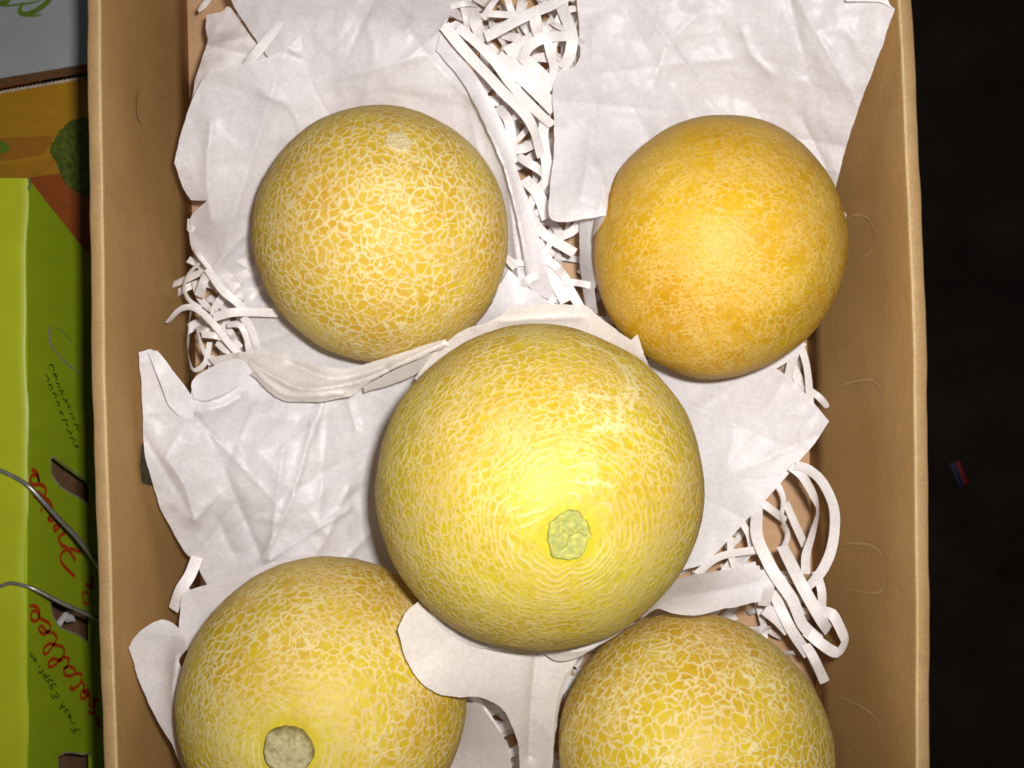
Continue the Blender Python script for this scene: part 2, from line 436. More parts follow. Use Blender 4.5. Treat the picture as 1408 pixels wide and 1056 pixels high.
def build_melon(m, n, name='melon'):
    B = view_basis(m.c)
    D, q = cap_dirs(n, R_(104)); D = D @ B
    Dl, ql = cap_dirs(90, R_(80), True); Dl = Dl @ B
    ax = m.axis
    Pm = D * m.r
    th = np.arccos(np.clip(D @ ax, -1, 1))
    S = 1.0 / m.cell
    Q = Pm * S - ax[None] * (m.K * m.t0 * (1 - np.exp(-th / m.t0)))[:, None]
    if m.K2: Q = Q - m.dir2[None] * (m.K2 * (D @ m.dir2))[:, None] * -1
    wn = np.stack([vnoise(Q * 0.55 + 9.1, m.seed + 40), vnoise(Q * 0.55 + 3.7, m.seed + 41), vnoise(Q * 0.55 + 5.9, m.seed + 42)], 1) - 0.5
    wf = np.stack([vnoise(Q * 1.9 + 9.1, m.seed + 43), vnoise(Q * 1.9 + 3.7, m.seed + 44), vnoise(Q * 1.9 + 5.9, m.seed + 45)], 1) - 0.5
    Qw = Q + wn * 1.0 + wf * 0.58
    e1, id1, g1 = voro(Qw, m.seed)
    e2, id2, g2 = voro(Qw * 1.75 + 31.7, m.seed + 3)
    that = D * np.cos(th)[:, None] - ax[None]; that /= np.maximum(np.linalg.norm(that, axis=1), 1e-4)[:, None]
    def along(e, g, k):      # distance to the wall measured along the rind, in metres
        G_ = k * (S * g - (m.K * np.exp(-th / m.t0) * (g @ ax) / m.r)[:, None] * that)
        if m.K2: G_ = G_ + k * (m.K2 / m.r * (g @ m.dir2))[:, None] * m.dir2
        G_ = G_ - (G_ * D).sum(1)[:, None] * D
        return e / np.maximum(np.linalg.norm(G_, axis=1), k * S * 0.22)
    s1_ = along(e1, g1, 1.0); s2_ = along(e2, g2, 1.75)
    wv = fbm(Pm * S * 0.16, m.seed + 9); lv = vnoise(Q * 0.9, m.seed + 11); lv2 = vnoise(Q * 1.6, m.seed + 12)
    w1 = m.w * (0.60 + 0.75 * wv) * (0.70 + 0.60 * lv)
    n1 = 1 - sstep(w1 * 0.35, w1 * 1.45, s1_)
    n1 *= sstep(m.brk - 0.18, m.brk + 0.10, lv * 0.6 + lv2 * 0.4)
    w2 = m.w * 0.70 * (0.6 + 0.6 * wv)
    n2 = 1 - sstep(w2 * 0.3, w2 * 1.5, s2_)
    n2 *= sstep(m.f0, m.f0 + 0.25, fbm(Pm * S * 0.30 + 7, m.seed + 15))
    net = np.maximum(n1, n2 * m.fine)
    if m.ring:      # concentric cracks that circle the stem scar
        rr = th * m.r / 0.0037 + (vnoise(Pm * S * 0.24, m.seed + 20) - 0.5) * 4.4 + (vnoise(Pm * S * 0.8, m.seed + 22) - .5) * 1.3
        tri = np.abs((rr % 1) - 0.5) * 2
        rl = sstep(0.58, 0.92, tri) * sstep(0.36, 0.56, vnoise(Pm * S * 0.70 + 50, m.seed + 21))
        fall = np.exp(-(th / m.ring) ** 2)
        net = np.maximum(net * (1 - 0.75 * fall), rl * np.minimum(1, fall * 1.5) * 0.9)
        net *= sstep(m.scar_r * 1.02, m.scar_r * 1.5, th)
    cork = np.zeros(len(D))
    for (hx, hy, wd, am) in m.cork:
        a = np.arccos(np.clip(D @ unit(ray_hit(hx, hy, m.c, m.r) - m.c), -1, 1)) * m.r
        cork = np.maximum(cork, am * np.exp(-(a / wd) ** 2))
    if len(m.cork):
        cork = sstep(0.22, 0.58, cork * (0.38 + 1.1 * fbm(Pm * S * 1.1 + wn * 2, m.seed + 60)) * (0.6 + 0.8 * n1)) * 0.85
        net = np.maximum(net, cork * 0.95)
    net = np.clip(net * m.namp, 0, 1)
    ripe = np.clip(0.5 + m.ripe + (fbm(Pm * 28 + m.seed, m.seed + 70) - 0.5) * 1.7 + (id1 - 0.5) * 0.35 * m.cellvar, 0, 1)
    ripe = np.clip(ripe + m.rgrad * (D @ m.rdir), 0, 1)
    green = np.zeros(len(D))
    if m.gr: green = np.exp(-(th / m.gr) ** 2) * m.ga
    for (hx, hy, wd, am) in m.greens:
        a = np.arccos(np.clip(D @ unit(ray_hit(hx, hy, m.c, m.r) - m.c), -1, 1)) * m.r
        green = np.maximum(green, am * np.exp(-(a / wd) ** 2))
    tan = np.clip(fbm(Pm * 38 + 4, m.seed + 80) * 1.6 - 0.4 + m.tan, 0, 1)
    sf = shape_fn(m, D)
    disp = net * m.relief + (sstep(0.0, 0.35, e1) * 0.15) * m.relief
    V = np.array(m.c)[None] * 0 + D * (m.r * sf + disp)[:, None]
    sl = shape_fn(m, Dl); Vl = Dl * (m.r * sl)[:, None]
    nv = len(V); AV = np.vstack([V, Vl]); AQ = np.vstack([q, ql + nv])
    me = bpy.data.meshes.new(name)
    me.vertices.add(len(AV)); me.vertices.foreach_set('co', AV.astype(np.float32).ravel())
    me.loops.add(AQ.size); me.loops.foreach_set('vertex_index', AQ.astype(np.int32).ravel())
    me.polygons.add(len(AQ)); me.polygons.foreach_set('loop_start', np.arange(0, AQ.size, 4, dtype=np.int32))
    me.polygons.foreach_set('use_smooth', np.ones(len(AQ), bool))
    for nm, arr in (('net', net), ('pale', cork), ('ripe', ripe), ('green', green), ('tan', tan)):
        at = me.attributes.new(nm, 'FLOAT', 'POINT')
        at.data.foreach_set('value', np.concatenate([arr, np.full(len(Vl), 0.0 if nm == 'pale' else 0.5)]).astype(np.float32))
    me.update(calc_edges=True); me.validate()
    me.materials.append(m.mat)
    o = bpy.data.objects.new('rind', me); C.objects.link(o)
    root = empty(name, m.c); o.parent = root
    m.root = root
    return root

def mat_scar(name, c1, c2):
    mm, nt, b = new_mat(name)
    at = nd(nt, 'ShaderNodeAttribute', attribute_name='crack').outputs['Fac']
    n = nd(nt, 'ShaderNodeTexNoise', Scale=500.0, Detail=4.0); nt.links.new(coords(nt), n.inputs['Vector'])
    c = mixc(nt, at, c1, c2)
    c = mixc(nt, 1.0, c, ramp(nt, n.outputs['Fac'], [(0.3, (0.8, 0.8, 0.78)), (0.7, (1.1, 1.1, 1.08))]), 'MULTIPLY')
    nt.links.new(c, b.inputs['Base Color']); b.inputs['Roughness'].default_value = 0.7
    bump(nt, b, n.outputs['Fac'], 0.3, 0.0006)
    return mm

def scar(m, name, ax, ang, mat, seed, lift=0.0004, bowl=-0.0012, rimh=0.0006, cracks=1.0, irr=0.10):
    """a round corky patch that follows the rind, with a raised rim and star cracks"""
    nr, ns = 26, 72
    ax = np.array(ax); x = np.cross(ax, [0, 1, 0.2]); x /= np.linalg.norm(x); y = np.cross(ax, x)
    V = []; crack = []
    rs = np.random.RandomState(seed)
    ca = rs.rand(5) * 2 * np.pi; cw = 0.04 + rs.rand(5) * 0.05; cl = 0.4 + 0.5 * rs.rand(5)
    for i in range(nr + 1):
        for k in range(ns):
            p = 2 * np.pi * k / ns; t = i / nr
            wob = 1 + irr * math.sin(2 * p + seed) + irr * 0.4 * math.sin(5 * p + 2 * seed) + irr * 1.2 * (vnoise(np.array([[math.cos(p) * 5 + 9, math.sin(p) * 5 + 9, seed]]), 3)[0] - .5)
            a = ang * t * wob
            d = ax * math.cos(a) + (x * math.cos(p) + y * math.sin(p)) * math.sin(a)
            cr = 0
            for q_, w_, l_ in zip(ca, cw, cl):
                dd = abs((p - q_ + 0.30 * math.sin(5 * t + 3 * q_) + np.pi) % (2 * np.pi) - np.pi)
                if t < l_: cr = max(cr, math.exp(-(dd * max(t, .1) / (w_ * 0.8)) ** 2) * min(1, t * 5))
            cr *= cracks
            h = lift + bowl * (1 - t ** 2) + rimh * math.exp(-((t - 0.86) / 0.12) ** 2) - 0.0006 * cr - max(0.0022, lift * 1.1) * max(0, (t - 0.90) / 0.10) ** 1.5
            q3 = np.array([[math.cos(p) * t * 3.2 + 9, math.sin(p) * t * 3.2 + 9, seed]]); mo = fbm(q3 * 1.6, seed)[0]; h += 0.0009 * (fbm(q3 * 2.5, seed + 2)[0] - .5)
            crack.append(min(1, max(0, cr * .6 + (mo - .42) * 2.2 + m.rimdark * max(0, (t - 0.70) / 0.3 + (mo - .5)))))
            V.append(d * (m.r * shape_fn(m, d[None])[0] + h))
    F = []
    for i in range(nr):
        for k in range(ns):
            a = i * ns + k; b = i * ns + (k + 1) % ns
            F.append((a, a + ns, b + ns, b))
    o = mesh_obj(name, V, F, mat, m.root)
    at = o.data.attributes.new('crack', 'FLOAT', 'POINT'); at.data.foreach_set('value', np.array(crack, np.float32))
    return o

def defaults(m, **kw):
    d = dict(seed=1, cell=0.0060, K=8.0, t0=0.8, K2=0.0, dir2=unit((1, 0, 0)), w=0.00052, brk=0.30, f0=0.45, fine=0.75, ring=0, scar_r=0.1, cork=[], namp=0.95,
             ripe=0.0, cellvar=1.0, rgrad=0.0, rdir=unit((0, 1, 0)), gr=0, ga=0, greens=[], tan=0.0, relief=0.00036, ell=0.0, dents=[])
    d.update(kw)
    for k, v in d.items(): setattr(m, k, v)

def dir_at(m, px, py): return unit(ray_hit(px, py, m.c, m.r) - m.c)

NET = (0.65, 0.55, 0.28)
YEL = (0.55, 0.405, 0.026); ORA = (0.49, 0.290, 0.030)
matA = mat_melon('melon_rind_golden', YEL, ORA, NET)
matB = mat_melon('melon_rind_deep_yellow', (0.55, 0.350, 0.007), (0.51, 0.265, 0.007), (0.62, 0.435, 0.125), rough=0.46)
matC = mat_melon('melon_rind_lemon', (0.460, 0.355, 0.016), (0.43, 0.262, 0.020), (0.56, 0.455, 0.20), green=(0.40, 0.38, 0.020), rough=0.50)
matD = mat_melon('melon_rind_yellow', (0.54, 0.40, 0.018), (0.48, 0.290, 0.020), NET, green=(0.40, 0.42, 0.03))

defaults(m1, seed=11, axis=dir_at(m1, 548, 196), K=5, t0=0.9, cell=0.0057, w=0.00060, brk=0.22, f0=0.46, fine=0.6, ripe=0.02, tan=0.05, dents=[(dir_at(m1, 548, 196), 0.22, -0.006)],
         greens=[(412, 452, 0.006, 0.5), (430, 472, 0.005, 0.55), (448, 486, 0.004, 0.4)]); m1.mat = matA
defaults(m2, seed=23, axis=dir_at(m2, 960, 470), K=16, t0=1.2, cell=0.0049, w=0.00050, brk=0.42, f0=0.42, fine=0.85, namp=0.80, ripe=0.0, tan=-0.2, relief=0.0003, cellvar=0.2,
         dents=[(dir_at(m2, 905, 430), 0.30, -0.014), (dir_at(m2, 960, 500), 0.35, 0.020), (dir_at(m2, 845, 425), 0.3, 0.022), (unit((-0.25, -1, 0.1)), 0.6, 0.030), (dir_at(m2, 1095, 450), 0.25, -0.018)], ell=0.035); m2.mat = matB
sA3 = dir_at(m3, 782, 738)
defaults(m3, seed=31, axis=sA3, ell=-0.014, K=30, t0=0.42, cell=0.0051, w=0.00060, brk=0.30, f0=.40, ring=0.62, scar_r=0.135, ripe=0.12, rgrad=-0.35, rdir=sA3, gr=0.40, ga=0.60, tan=-0.05,
         cork=[(a, b, w_ / 2400, 1.0) for pl, w_ in (([(805, 470), (835, 480), (858, 503), (867, 530), (856, 556), (850, 590)], 6.5), ([(862, 500), (876, 530), (868, 560)], 6), ([(792, 541), (825, 543), (858, 546)], 4.5), ([(798, 545), (800, 566)], 4), ([(812, 592), (838, 586), (862, 584)], 4.5), ([(836, 560), (836, 590)], 3.5), ([(796, 663), (822, 664), (846, 668)], 3.5)) for a, b in catmull(pl, 4)],
         dents=[(sA3, 0.16, -0.012)]); m3.mat = matC
sA4 = dir_at(m4, 397, 1031)
defaults(m4, seed=47, axis=sA4, K=24, t0=0.42, cell=0.0058, w=0.00060, brk=0.30, f0=0.42, ring=0.40, scar_r=0.15, ripe=0.12, rgrad=-0.28, rdir=sA4, gr=0.40, ga=0.35, dents=[(sA4, 0.2, -0.022)]); m4.mat = matD
defaults(m5, seed=59, axis=unit((0.2, -1, 0.1)), K=3, t0=1, cell=0.0059, w=0.00060, brk=0.25, f0=0.44, fine=0.6, ripe=0.04, rgrad=0.25, rdir=unit((0.3, 0.8, -0.3)),
         greens=[(1090, 880, .03, .35), (1110, 940, .03, .3)]); m5.mat = matD

tag(build_melon(m1, 400), 'densely netted golden melon with a pale round blossom spot, upper left in the carton', 'melon', 'netted yellow melons in the carton')
tag(build_melon(m2, 400), 'smoother deep yellow melon with faint wormy netting, beside the right wall', 'melon', 'netted yellow melons in the carton')
tag(build_melon(m3, 480), 'largest melon in the middle, bright lemon rind circling a green stem scar', 'melon', 'netted yellow melons in the carton')
tag(build_melon(m4, 400), 'melon at the lower left with a grey knob of a stem scar', 'melon', 'netted yellow melons in the carton')
tag(build_melon(m5, 400), 'melon at the lower right with wide open netting and no stem scar showing', 'melon', 'netted yellow melons in the carton')
m1.rimdark = 0.1; m3.rimdark = 0.9; m4.rimdark = 0.7
scar(m1, 'blossom_scar', dir_at(m1, 548, 196), 0.098, mat_scar('blossom_cork', (0.60, 0.49, 0.26), (0.56, 0.45, 0.22)), 3, lift=0.0018, bowl=0.0, cracks=0.1, irr=0.05, rimh=0)
scar(m3, 'stem_scar', sA3, 0.128, mat_scar('green_stem_cork', (0.27, 0.28, 0.07), (0.38, 0.365, 0.07)), 5, lift=0.0019, bowl=-0.0006, rimh=0.0002, irr=0.10)
scar(m4, 'stem_scar', sA4, 0.150, mat_scar('grey_stem_cork', (0.40, 0.35, 0.18), (0.23, 0.18, 0.07)), 9, lift=0.0052, bowl=0.0006, rimh=0.0004, cracks=0.15, irr=0.06)

# ------------------------------------------------------------------ tissue sheets
def rbf(ctrl):
    A = np.array(ctrl, float); X = A[:, :2] / 100.0; z = A[:, 2]
    n = len(A)
    def phi(r): return np.where(r > 1e-9, r ** 2 * np.log(np.maximum(r, 1e-9)), 0)
    K = phi(np.sqrt(((X[:, None] - X[None]) ** 2).sum(2))) + np.eye(n) * 0.02
    Pm = np.hstack([np.ones((n, 1)), X])
    L = np.vstack([np.hstack([K, Pm]), np.hstack([Pm.T, np.zeros((3, 3))])])
    w = np.linalg.solve(L, np.concatenate([z, np.zeros(3)]))
    def f(x, y):
        Q = np.stack([x, y], 1) / 100.0
        return phi(np.sqrt(((Q[:, None] - X[None]) ** 2).sum(2))) @ w[:n] + w[n] + Q @ w[n + 1:]
    return f

def outline(pts, step=5):
    """pts: (x, y) smooth or (x, y, 1) a sharp corner; closed, returned as a dense polygon"""
    pts = list(pts)
    k0 = next((i for i, p in enumerate(pts) if len(p) > 2), 0)
    pts = pts[k0:] + pts[:k0]; pts.append(pts[0][:2] + (1,)); pts[0] = pts[0][:2] + (1,)
    out = []; seg = [pts[0][:2]]
    for p in pts[1:]:
        seg.append(p[:2])
        if len(p) > 2:
            c = catmull(seg, step); out += [tuple(q) for q in c[:-1]]; seg = [p[:2]]
    return out

def facets(X, Y, cell, amp, rs, stretch=1.8):
    """heights of a crumpled sheet: flat triangles between random points, stretched along one direction"""
    t = rs.rand() * np.pi; c, s_ = math.cos(t), math.sin(t)
    U = (X * c + Y * s_) / (cell * stretch); W = (-X * s_ + Y * c) / cell
    u0, u1, w0, w1 = U.min() - 1.5, U.max() + 1.5, W.min() - 1.5, W.max() + 1.5
    gu, gw = np.meshgrid(np.arange(u0, u1 + 1), np.arange(w0, w1 + 1))
    pu = gu.ravel() + (rs.rand(gu.size) - .5) * 0.9; pw = gw.ravel() + (rs.rand(gu.size) - .5) * 0.9
    vo, eo, fo, *_ = delaunay_2d_cdt([Vector((a, b)) for a, b in zip(pu, pw)], [], [], 0, 1e-6)
    zz = (rs.rand(len(vo)) - .5) * 2 * amp; out = np.zeros(len(X))
    for f in fo:
        a, b, d = [np.array(vo[i][:2]) for i in f[:3]]
        det = (b[1] - d[1]) * (a[0] - d[0]) + (d[0] - b[0]) * (a[1] - d[1])
        if abs(det) < 1e-9: continue
        l1 = ((b[1] - d[1]) * (U - d[0]) + (d[0] - b[0]) * (W - d[1])) / det
        l2 = ((d[1] - a[1]) * (U - d[0]) + (a[0] - d[0]) * (W - d[1])) / det
        l3 = 1 - l1 - l2
        k = (l1 >= -1e-6) & (l2 >= -1e-6) & (l3 >= -1e-6)
        out[k] = (l1 * zz[f[0]] + l2 * zz[f[1]] + l3 * zz[f[2]])[k]
    return out

def patch(outl, ctrl, amp=0.0012, seed=0, step=3.2, folds=(), wave=70.0, rag=0.35, nf=13):
    poly = outline(outl, step); amp = amp * 1.5
    rs = np.random.RandomState(seed)
    A = np.array(poly); n = len(A)
    e3 = np.stack([A[:, 0] / 26, A[:, 1] / 26, np.full(n, seed * 2.3)], 1)
    A = A + np.stack([fbm(e3, seed + 31) - .5, fbm(e3 + 40, seed + 32) - .5], 1) * 4.5 + rag * (rs.rand(n, 2) - .5)
    poly = [tuple(q) for q in A]
    x0, y0 = A.min(0); x1, y1 = A.max(0)
    gx, gy = np.meshgrid(np.arange(x0 + step / 2, x1, step), np.arange(y0 + step / 2, y1, step * 0.87))
    gx = gx + (np.arange(gx.shape[0]) % 2)[:, None] * step * 0.5
    gx = gx.ravel() + (rs.rand(gx.size) - .5) * step * 0.3; gy = gy.ravel() + (rs.rand(gy.size) - .5) * step * 0.3
    ins = np.zeros(len(gx), bool); dm = np.full(len(gx), 1e9)
    for i in range(n):
        (ax, ay), (bx, by) = A[i], A[(i + 1) % n]
        c = ((ay > gy) != (by > gy)) & (gx < (bx - ax) * (gy - ay) / ((by - ay) if by != ay else 1e-9) + ax)
        ins ^= c; dm = np.minimum(dm, (gx - ax) ** 2 + (gy - ay) ** 2)
    k = ins & (dm > (step * 0.6) ** 2); gx = gx[k]; gy = gy[k]
    V2 = [Vector(p) for p in poly] + [Vector((a, b)) for a, b in zip(gx, gy)]
    vo, eo, fo, *_ = delaunay_2d_cdt(V2, [], [list(range(n))], 1, 1e-4)
    X = np.array([v.x for v in vo]); Y = np.array([v.y for v in vo])
    z = rbf(ctrl)(X, Y)
    Q = np.stack([X / wave, Y / wave, np.full(len(X), seed * 1.7)], 1)
    wq = np.stack([fbm(Q * 1.3, seed + 1) - .5, fbm(Q * 1.3 + 5, seed + 2) - .5, np.zeros(len(X))], 1)
    a1 = np.abs(vnoise(Q + wq * 0.8, seed) - 0.5) * 2; a2 = np.abs(vnoise(Q * 2.3 + wq + 9, seed + 4) - 0.5) * 2
    z = z + amp * 0.5 * ((1 - a1) * 1.6 - 1.0) + amp * 0.25 * ((1 - a2) * 1.6 - 1.0) + amp * 1.2 * (fbm(Q * 0.8 + 3, seed + 6) - .5)
    z = z + facets(X, Y, 62, amp * 1.05, rs, 2.0) + facets(X, Y, 30, amp * 0.55, rs, 1.6) + facets(X, Y, 14, amp * 0.17, rs, 1.5)
    # straight random folds as in handled tissue
    W, Hh = x1 - x0, y1 - y0
    for i in range(nf):
        cx, cy = x0 + rs.rand() * W, y0 + rs.rand() * Hh; t = rs.rand() * np.pi; L = (0.15 + 0.35 * rs.rand()) * max(W, Hh); w = 4 + 20 * rs.rand() ** 1.5
        d = (X - cx) * -math.sin(t) + (Y - cy) * math.cos(t); al = (X - cx) * math.cos(t) + (Y - cy) * math.sin(t)
        z = z + (amp * (0.7 + rs.rand())) * (1 if rs.rand() > .4 else -1) * np.exp(-np.abs(d) / w) * np.exp(-(al / L) ** 2)
    # named folds: (polyline, width px, height m)
    for pl, w, h in folds:
        c = catmull(pl, 1.5); dd = np.full(len(X), 1e9)
        for q in c: dd = np.minimum(dd, (X - q[0]) ** 2 + (Y - q[1]) ** 2)
        z = z + h * np.exp(-np.sqrt(dd) / w)
    D = H - z
    V = np.stack([(X - 704) * D / FPX, (528 - Y) * D / FPX, z], 1)
    pushout(V); clampbox(V)
    return [tuple(v) for v in V], [tuple(reversed(f)) for f in fo]

def sheet(patches, label, mat='tissue', group='crumpled white tissue sheets', cat='tissue paper'):
    v, f = join(patches)
    o = mesh_obj('tissue_sheet', v, f, M[mat])
    return tag(o, label, cat, group)

# sheet under and behind the upper left melon
s1 = [
    # back part
    patch([(313, -30, 1), (318, 0), (345, 45), (378, 92), (420, 160), (470, 260), (560, 330), (680, 400), (705, 436, 1), (775, 420, 1), (752, 390), (728, 330), (712, 260), (704, 200), (668, 125), (628, 66), (606, 40), (640, 0, 1), (640, -30, 1)],
          [(313, -20, .105), (500, -20, .120), (640, -20, .10), (375, 90, .10), (450, 150, .095), (560, 130, .11), (640, 90, .120), (700, 220, .110), (715, 260, .100), (740, 350, .085), (770, 415, .07), (700, 430, .06), (560, 330, .03), (680, 400, .05), (420, 30, .118), (560, 50, .128)],
          0.0013, 2, folds=[([(505, 30), (515, 80), (500, 140)], 16, .003), ([(560, 40), (600, 90), (650, 140)], 12, .003), ([(640, 110), (690, 210), (705, 300), (715, 400)], 7, .008)]),
    # left flap folded forward
    patch([(412, 48, 1), (385, 72), (325, 90), (290, 98), (268, 128), (250, 180), (240, 224, 1), (252, 258), (262, 275, 1), (285, 276, 1), (262, 300), (266, 345), (300, 392), (345, 420), (400, 470), (470, 500, 1), (480, 420), (430, 330), (455, 200), (456, 163, 1), (436, 132), (424, 100)],
          [(412, 48, .128), (325, 90, .118), (255, 160, .105), (240, 224, .100), (262, 275, .082), (262, 340, .060), (345, 420, .045), (456, 163, .100), (424, 100, .118), (350, 200, .098), (360, 280, .075), (400, 470, .05), (430, 330, .03), (320, 320, .07)],
          0.0012, 5, folds=[([(290, 170), (285, 240), (290, 300)], 14, .005), ([(365, 130), (400, 150), (420, 200)], 12, .004), ([(280, 385), (320, 340), (360, 300)], 5, .003)]),
    # tall right edge rolled over beside the shredded paper
    patch([(606, 46, 1), (640, 95), (672, 150), (700, 205), (716, 250), (735, 300), (752, 370), (768, 418, 1), (745, 408), (726, 390), (716, 330), (700, 255), (675, 190), (640, 120), (600, 70, 1)],
          [(606, 46, .130), (640, 95, .134), (700, 205, .128), (716, 250, .120), (752, 370, .095), (768, 418, .08), (726, 390, .082), (700, 255, .124), (640, 120, .140), (600, 70, .134)],
          0.0006, 8, nf=2, folds=[([(650, 140), (690, 220), (712, 300), (730, 380)], 6, .006)]),
    patch([(335, 415, 1), (380, 420), (450, 470), (540, 490, 1), (480, 535), (380, 512), (345, 505), (338, 480, 1)],
          [(335, 415, .06), (450, 470, .058), (540, 490, .06), (480, 535, .075), (345, 505, .085), (338, 480, .08)], 0.0010, 9, nf=4),
]
sheet(s1, 'wide tissue under the upper left melon, rounded flap folded over by the left wall')
# gathered rim of tissue along the lower edge of the upper left melon
s1b = [patch([(286, 492, 1), (350, 484), (420, 494), (470, 508), (530, 492), (590, 472), (612, 466, 1), (618, 474, 1), (590, 486), (540, 508), (500, 530), (480, 545), (440, 552), (398, 552), (372, 540), (350, 518), (330, 508), (300, 510, 1)],
             [(286, 492, .088), (350, 484, .098), (420, 496, .112), (470, 509, .120), (530, 492, .134), (590, 472, .146), (618, 470, .150), (540, 508, .134), (480, 545, .116), (398, 552, .108), (350, 518, .102), (300, 510, .09), (440, 525, .121)],
             0.0007, 12, step=3, nf=3, folds=[([(330, 490), (380, 520), (420, 535), (490, 525), (560, 495), (610, 472)], 5, .006), ([(400, 500), (460, 520), (530, 505)], 5, -.005), ([(345, 505), (395, 543), (470, 541)], 4, .004)]),
       patch([(500, 532, 1), (560, 500), (612, 478, 1), (592, 498), (570, 516), (540, 528), (500, 540, 1)],
             [(500, 532, .108), (560, 500, .122), (612, 478, .136), (570, 516, .112), (500, 540, .104)], 0.0005, 14, step=3, nf=1)]
sheet(s1b, 'narrow gathered tissue edge curling along the underside of the upper left melon', 'tissue_warm')

# sheet behind the upper right melon
s2 = [patch([(792, -30, 1), (795, 20), (797, 75), (790, 92, 1), (768, 98), (760, 130), (762, 200), (757, 250), (755, 290), (762, 304), (800, 302), (836, 296, 1), (860, 330), (960, 380), (1080, 380), (1140, 340), (1149, 280, 1), (1152, 245), (1160, 212), (1180, 150), (1205, 85), (1231, 12, 1), (1214, -2), (1190, -30, 1)],
            [(792, -20, .110), (797, 75, .105), (760, 130, .112), (757, 250, .125), (762, 304, .135), (836, 296, .145), (900, 150, .105), (1000, 130, .100), (1000, -20, .13), (900, 40, .118), (1100, 60, .142), (1231, 10, .172), (1190, -20, .165), (1180, 150, .135), (1152, 245, .105), (1149, 285, .095), (1080, 170, .110), (960, 380, .03), (1080, 370, .035), (840, 200, .118)],
            0.0014, 21, folds=[([(960, 20), (920, 60), (900, 110)], 12, .003), ([(1020, 40), (1035, 75), (1060, 100)], 9, .003), ([(1100, 160), (1130, 220), (1145, 270)], 10, -.004), ([(815, 40), (818, 150), (800, 270)], 10, .003), ([(822, 230), (830, 262), (825, 290)], 5, .003)]),
      # lower left tongue of the same sheet, in the shade of its corner
      patch([(798, 298, 1), (836, 290, 1), (834, 330), (828, 370), (818, 400), (822, 432, 1), (806, 424), (800, 380), (796, 330)],
            [(798, 298, .095), (836, 290, .118), (834, 330, .110), (820, 400, .10), (822, 432, .095), (800, 380, .075), (815, 350, .10)], 0.0005, 23, step=3, nf=2),
      patch([(1163, -30, 1), (1212, -30, 1), (1222, 2), (1229, 14, 1), (1212, 4), (1190, 2), (1163, 1, 1)],
            [(1163, -20, .176), (1212, -20, .178), (1229, 14, .175), (1190, 2, .174), (1163, 1, .173)], 0.0004, 24, step=3, nf=1)]
sheet(s2, 'large smooth tissue behind the upper right melon, its far corner lying over the carton rim')

# big crumpled sheet left of the middle melon
s3 = [patch([(190, 484, 1), (207, 481, 1), (216, 484, 1), (240, 512), (262, 545, 1), (266, 520), (285, 512), (330, 505), (400, 535), (520, 520), (560, 500), (640, 560), (640, 700), (600, 800), (500, 800), (420, 815), (330, 830), (300, 840, 1), (272, 778), (252, 755), (222, 700), (205, 650), (197, 600), (195, 540)],
            [(190, 484, .125), (216, 484, .122), (262, 545, .100), (195, 560, .118), (205, 650, .110), (252, 755, .090), (300, 835, .070), (285, 512, .088), (330, 505, .086), (400, 540, .090), (520, 520, .078), (560, 500, .070), (350, 620, .105), (430, 660, .098), (320, 720, .092), (500, 640, .082), (560, 620, .05), (640, 600, .02), (640, 700, .03), (540, 770, .055), (430, 770, .088), (250, 600, .112), (360, 770, .085)],
            0.0015, 33, folds=[([(216, 484), (230, 530), (250, 562), (300, 560), (330, 545)], 6, -.006), ([(230, 630), (255, 670), (268, 715)], 9, .005), ([(268, 715), (300, 680)], 8, .004), ([(430, 580), (415, 640), (395, 700), (360, 770)], 4, .004), ([(370, 770), (430, 730), (480, 700)], 4, .004), ([(350, 560), (330, 600)], 8, .003), ([(445, 545), (430, 600)], 6, .004), ([(480, 550), (490, 590)], 6, -.003), ([(480, 670), (440, 755)], 5, .003), ([(320, 760), (300, 715)], 10, -.003)], nf=22, wave=60)]
# turned corner standing off the sheet
s3.append(patch([(203, 486, 1), (216, 483, 1), (240, 512), (263, 544, 1), (266, 572), (250, 574), (232, 556), (219, 520, 1)],
                [(203, 486, .127), (216, 483, .128), (263, 544, .112), (266, 572, .108), (250, 574, .112), (219, 520, .126)], 0.0005, 34, step=3, nf=1))
# small folded flap at its upper edge
s3.append(patch([(266, 548, 1), (264, 525), (285, 508), (320, 494), (352, 500), (340, 520), (320, 535), (285, 552)],
                [(266, 548, .106), (264, 525, .106), (285, 508, .103), (320, 494, .100), (352, 500, .100), (320, 535, .110), (285, 552, .108)], 0.0008, 35, step=3, nf=2))
sheet(s3, 'big crumpled tissue left of the middle melon, its pointed corner up against the left wall')

# sheet right of the middle melon, flat with a pointed corner
s4 = [patch([(880, 500, 1), (960, 470), (1056, 498, 1), (1100, 533), (1140, 579, 1), (1120, 608), (1070, 668), (1020, 722), (975, 770), (940, 785, 1), (880, 760), (880, 600)],
            [(880, 500, .04), (960, 480, .06), (1056, 498, .072), (1100, 533, .082), (1140, 579, .092), (1070, 668, .088), (1020, 722, .084), (975, 770, .080), (940, 780, .078), (880, 760, .04), (880, 600, .05), (1000, 600, .078)],
            0.0007, 41, nf=5, wave=90, folds=[([(985, 530), (1010, 580), (1000, 640)], 20, .002)])]
sheet(s4, 'flat white tissue right of the middle melon ending in a square pointed corner')

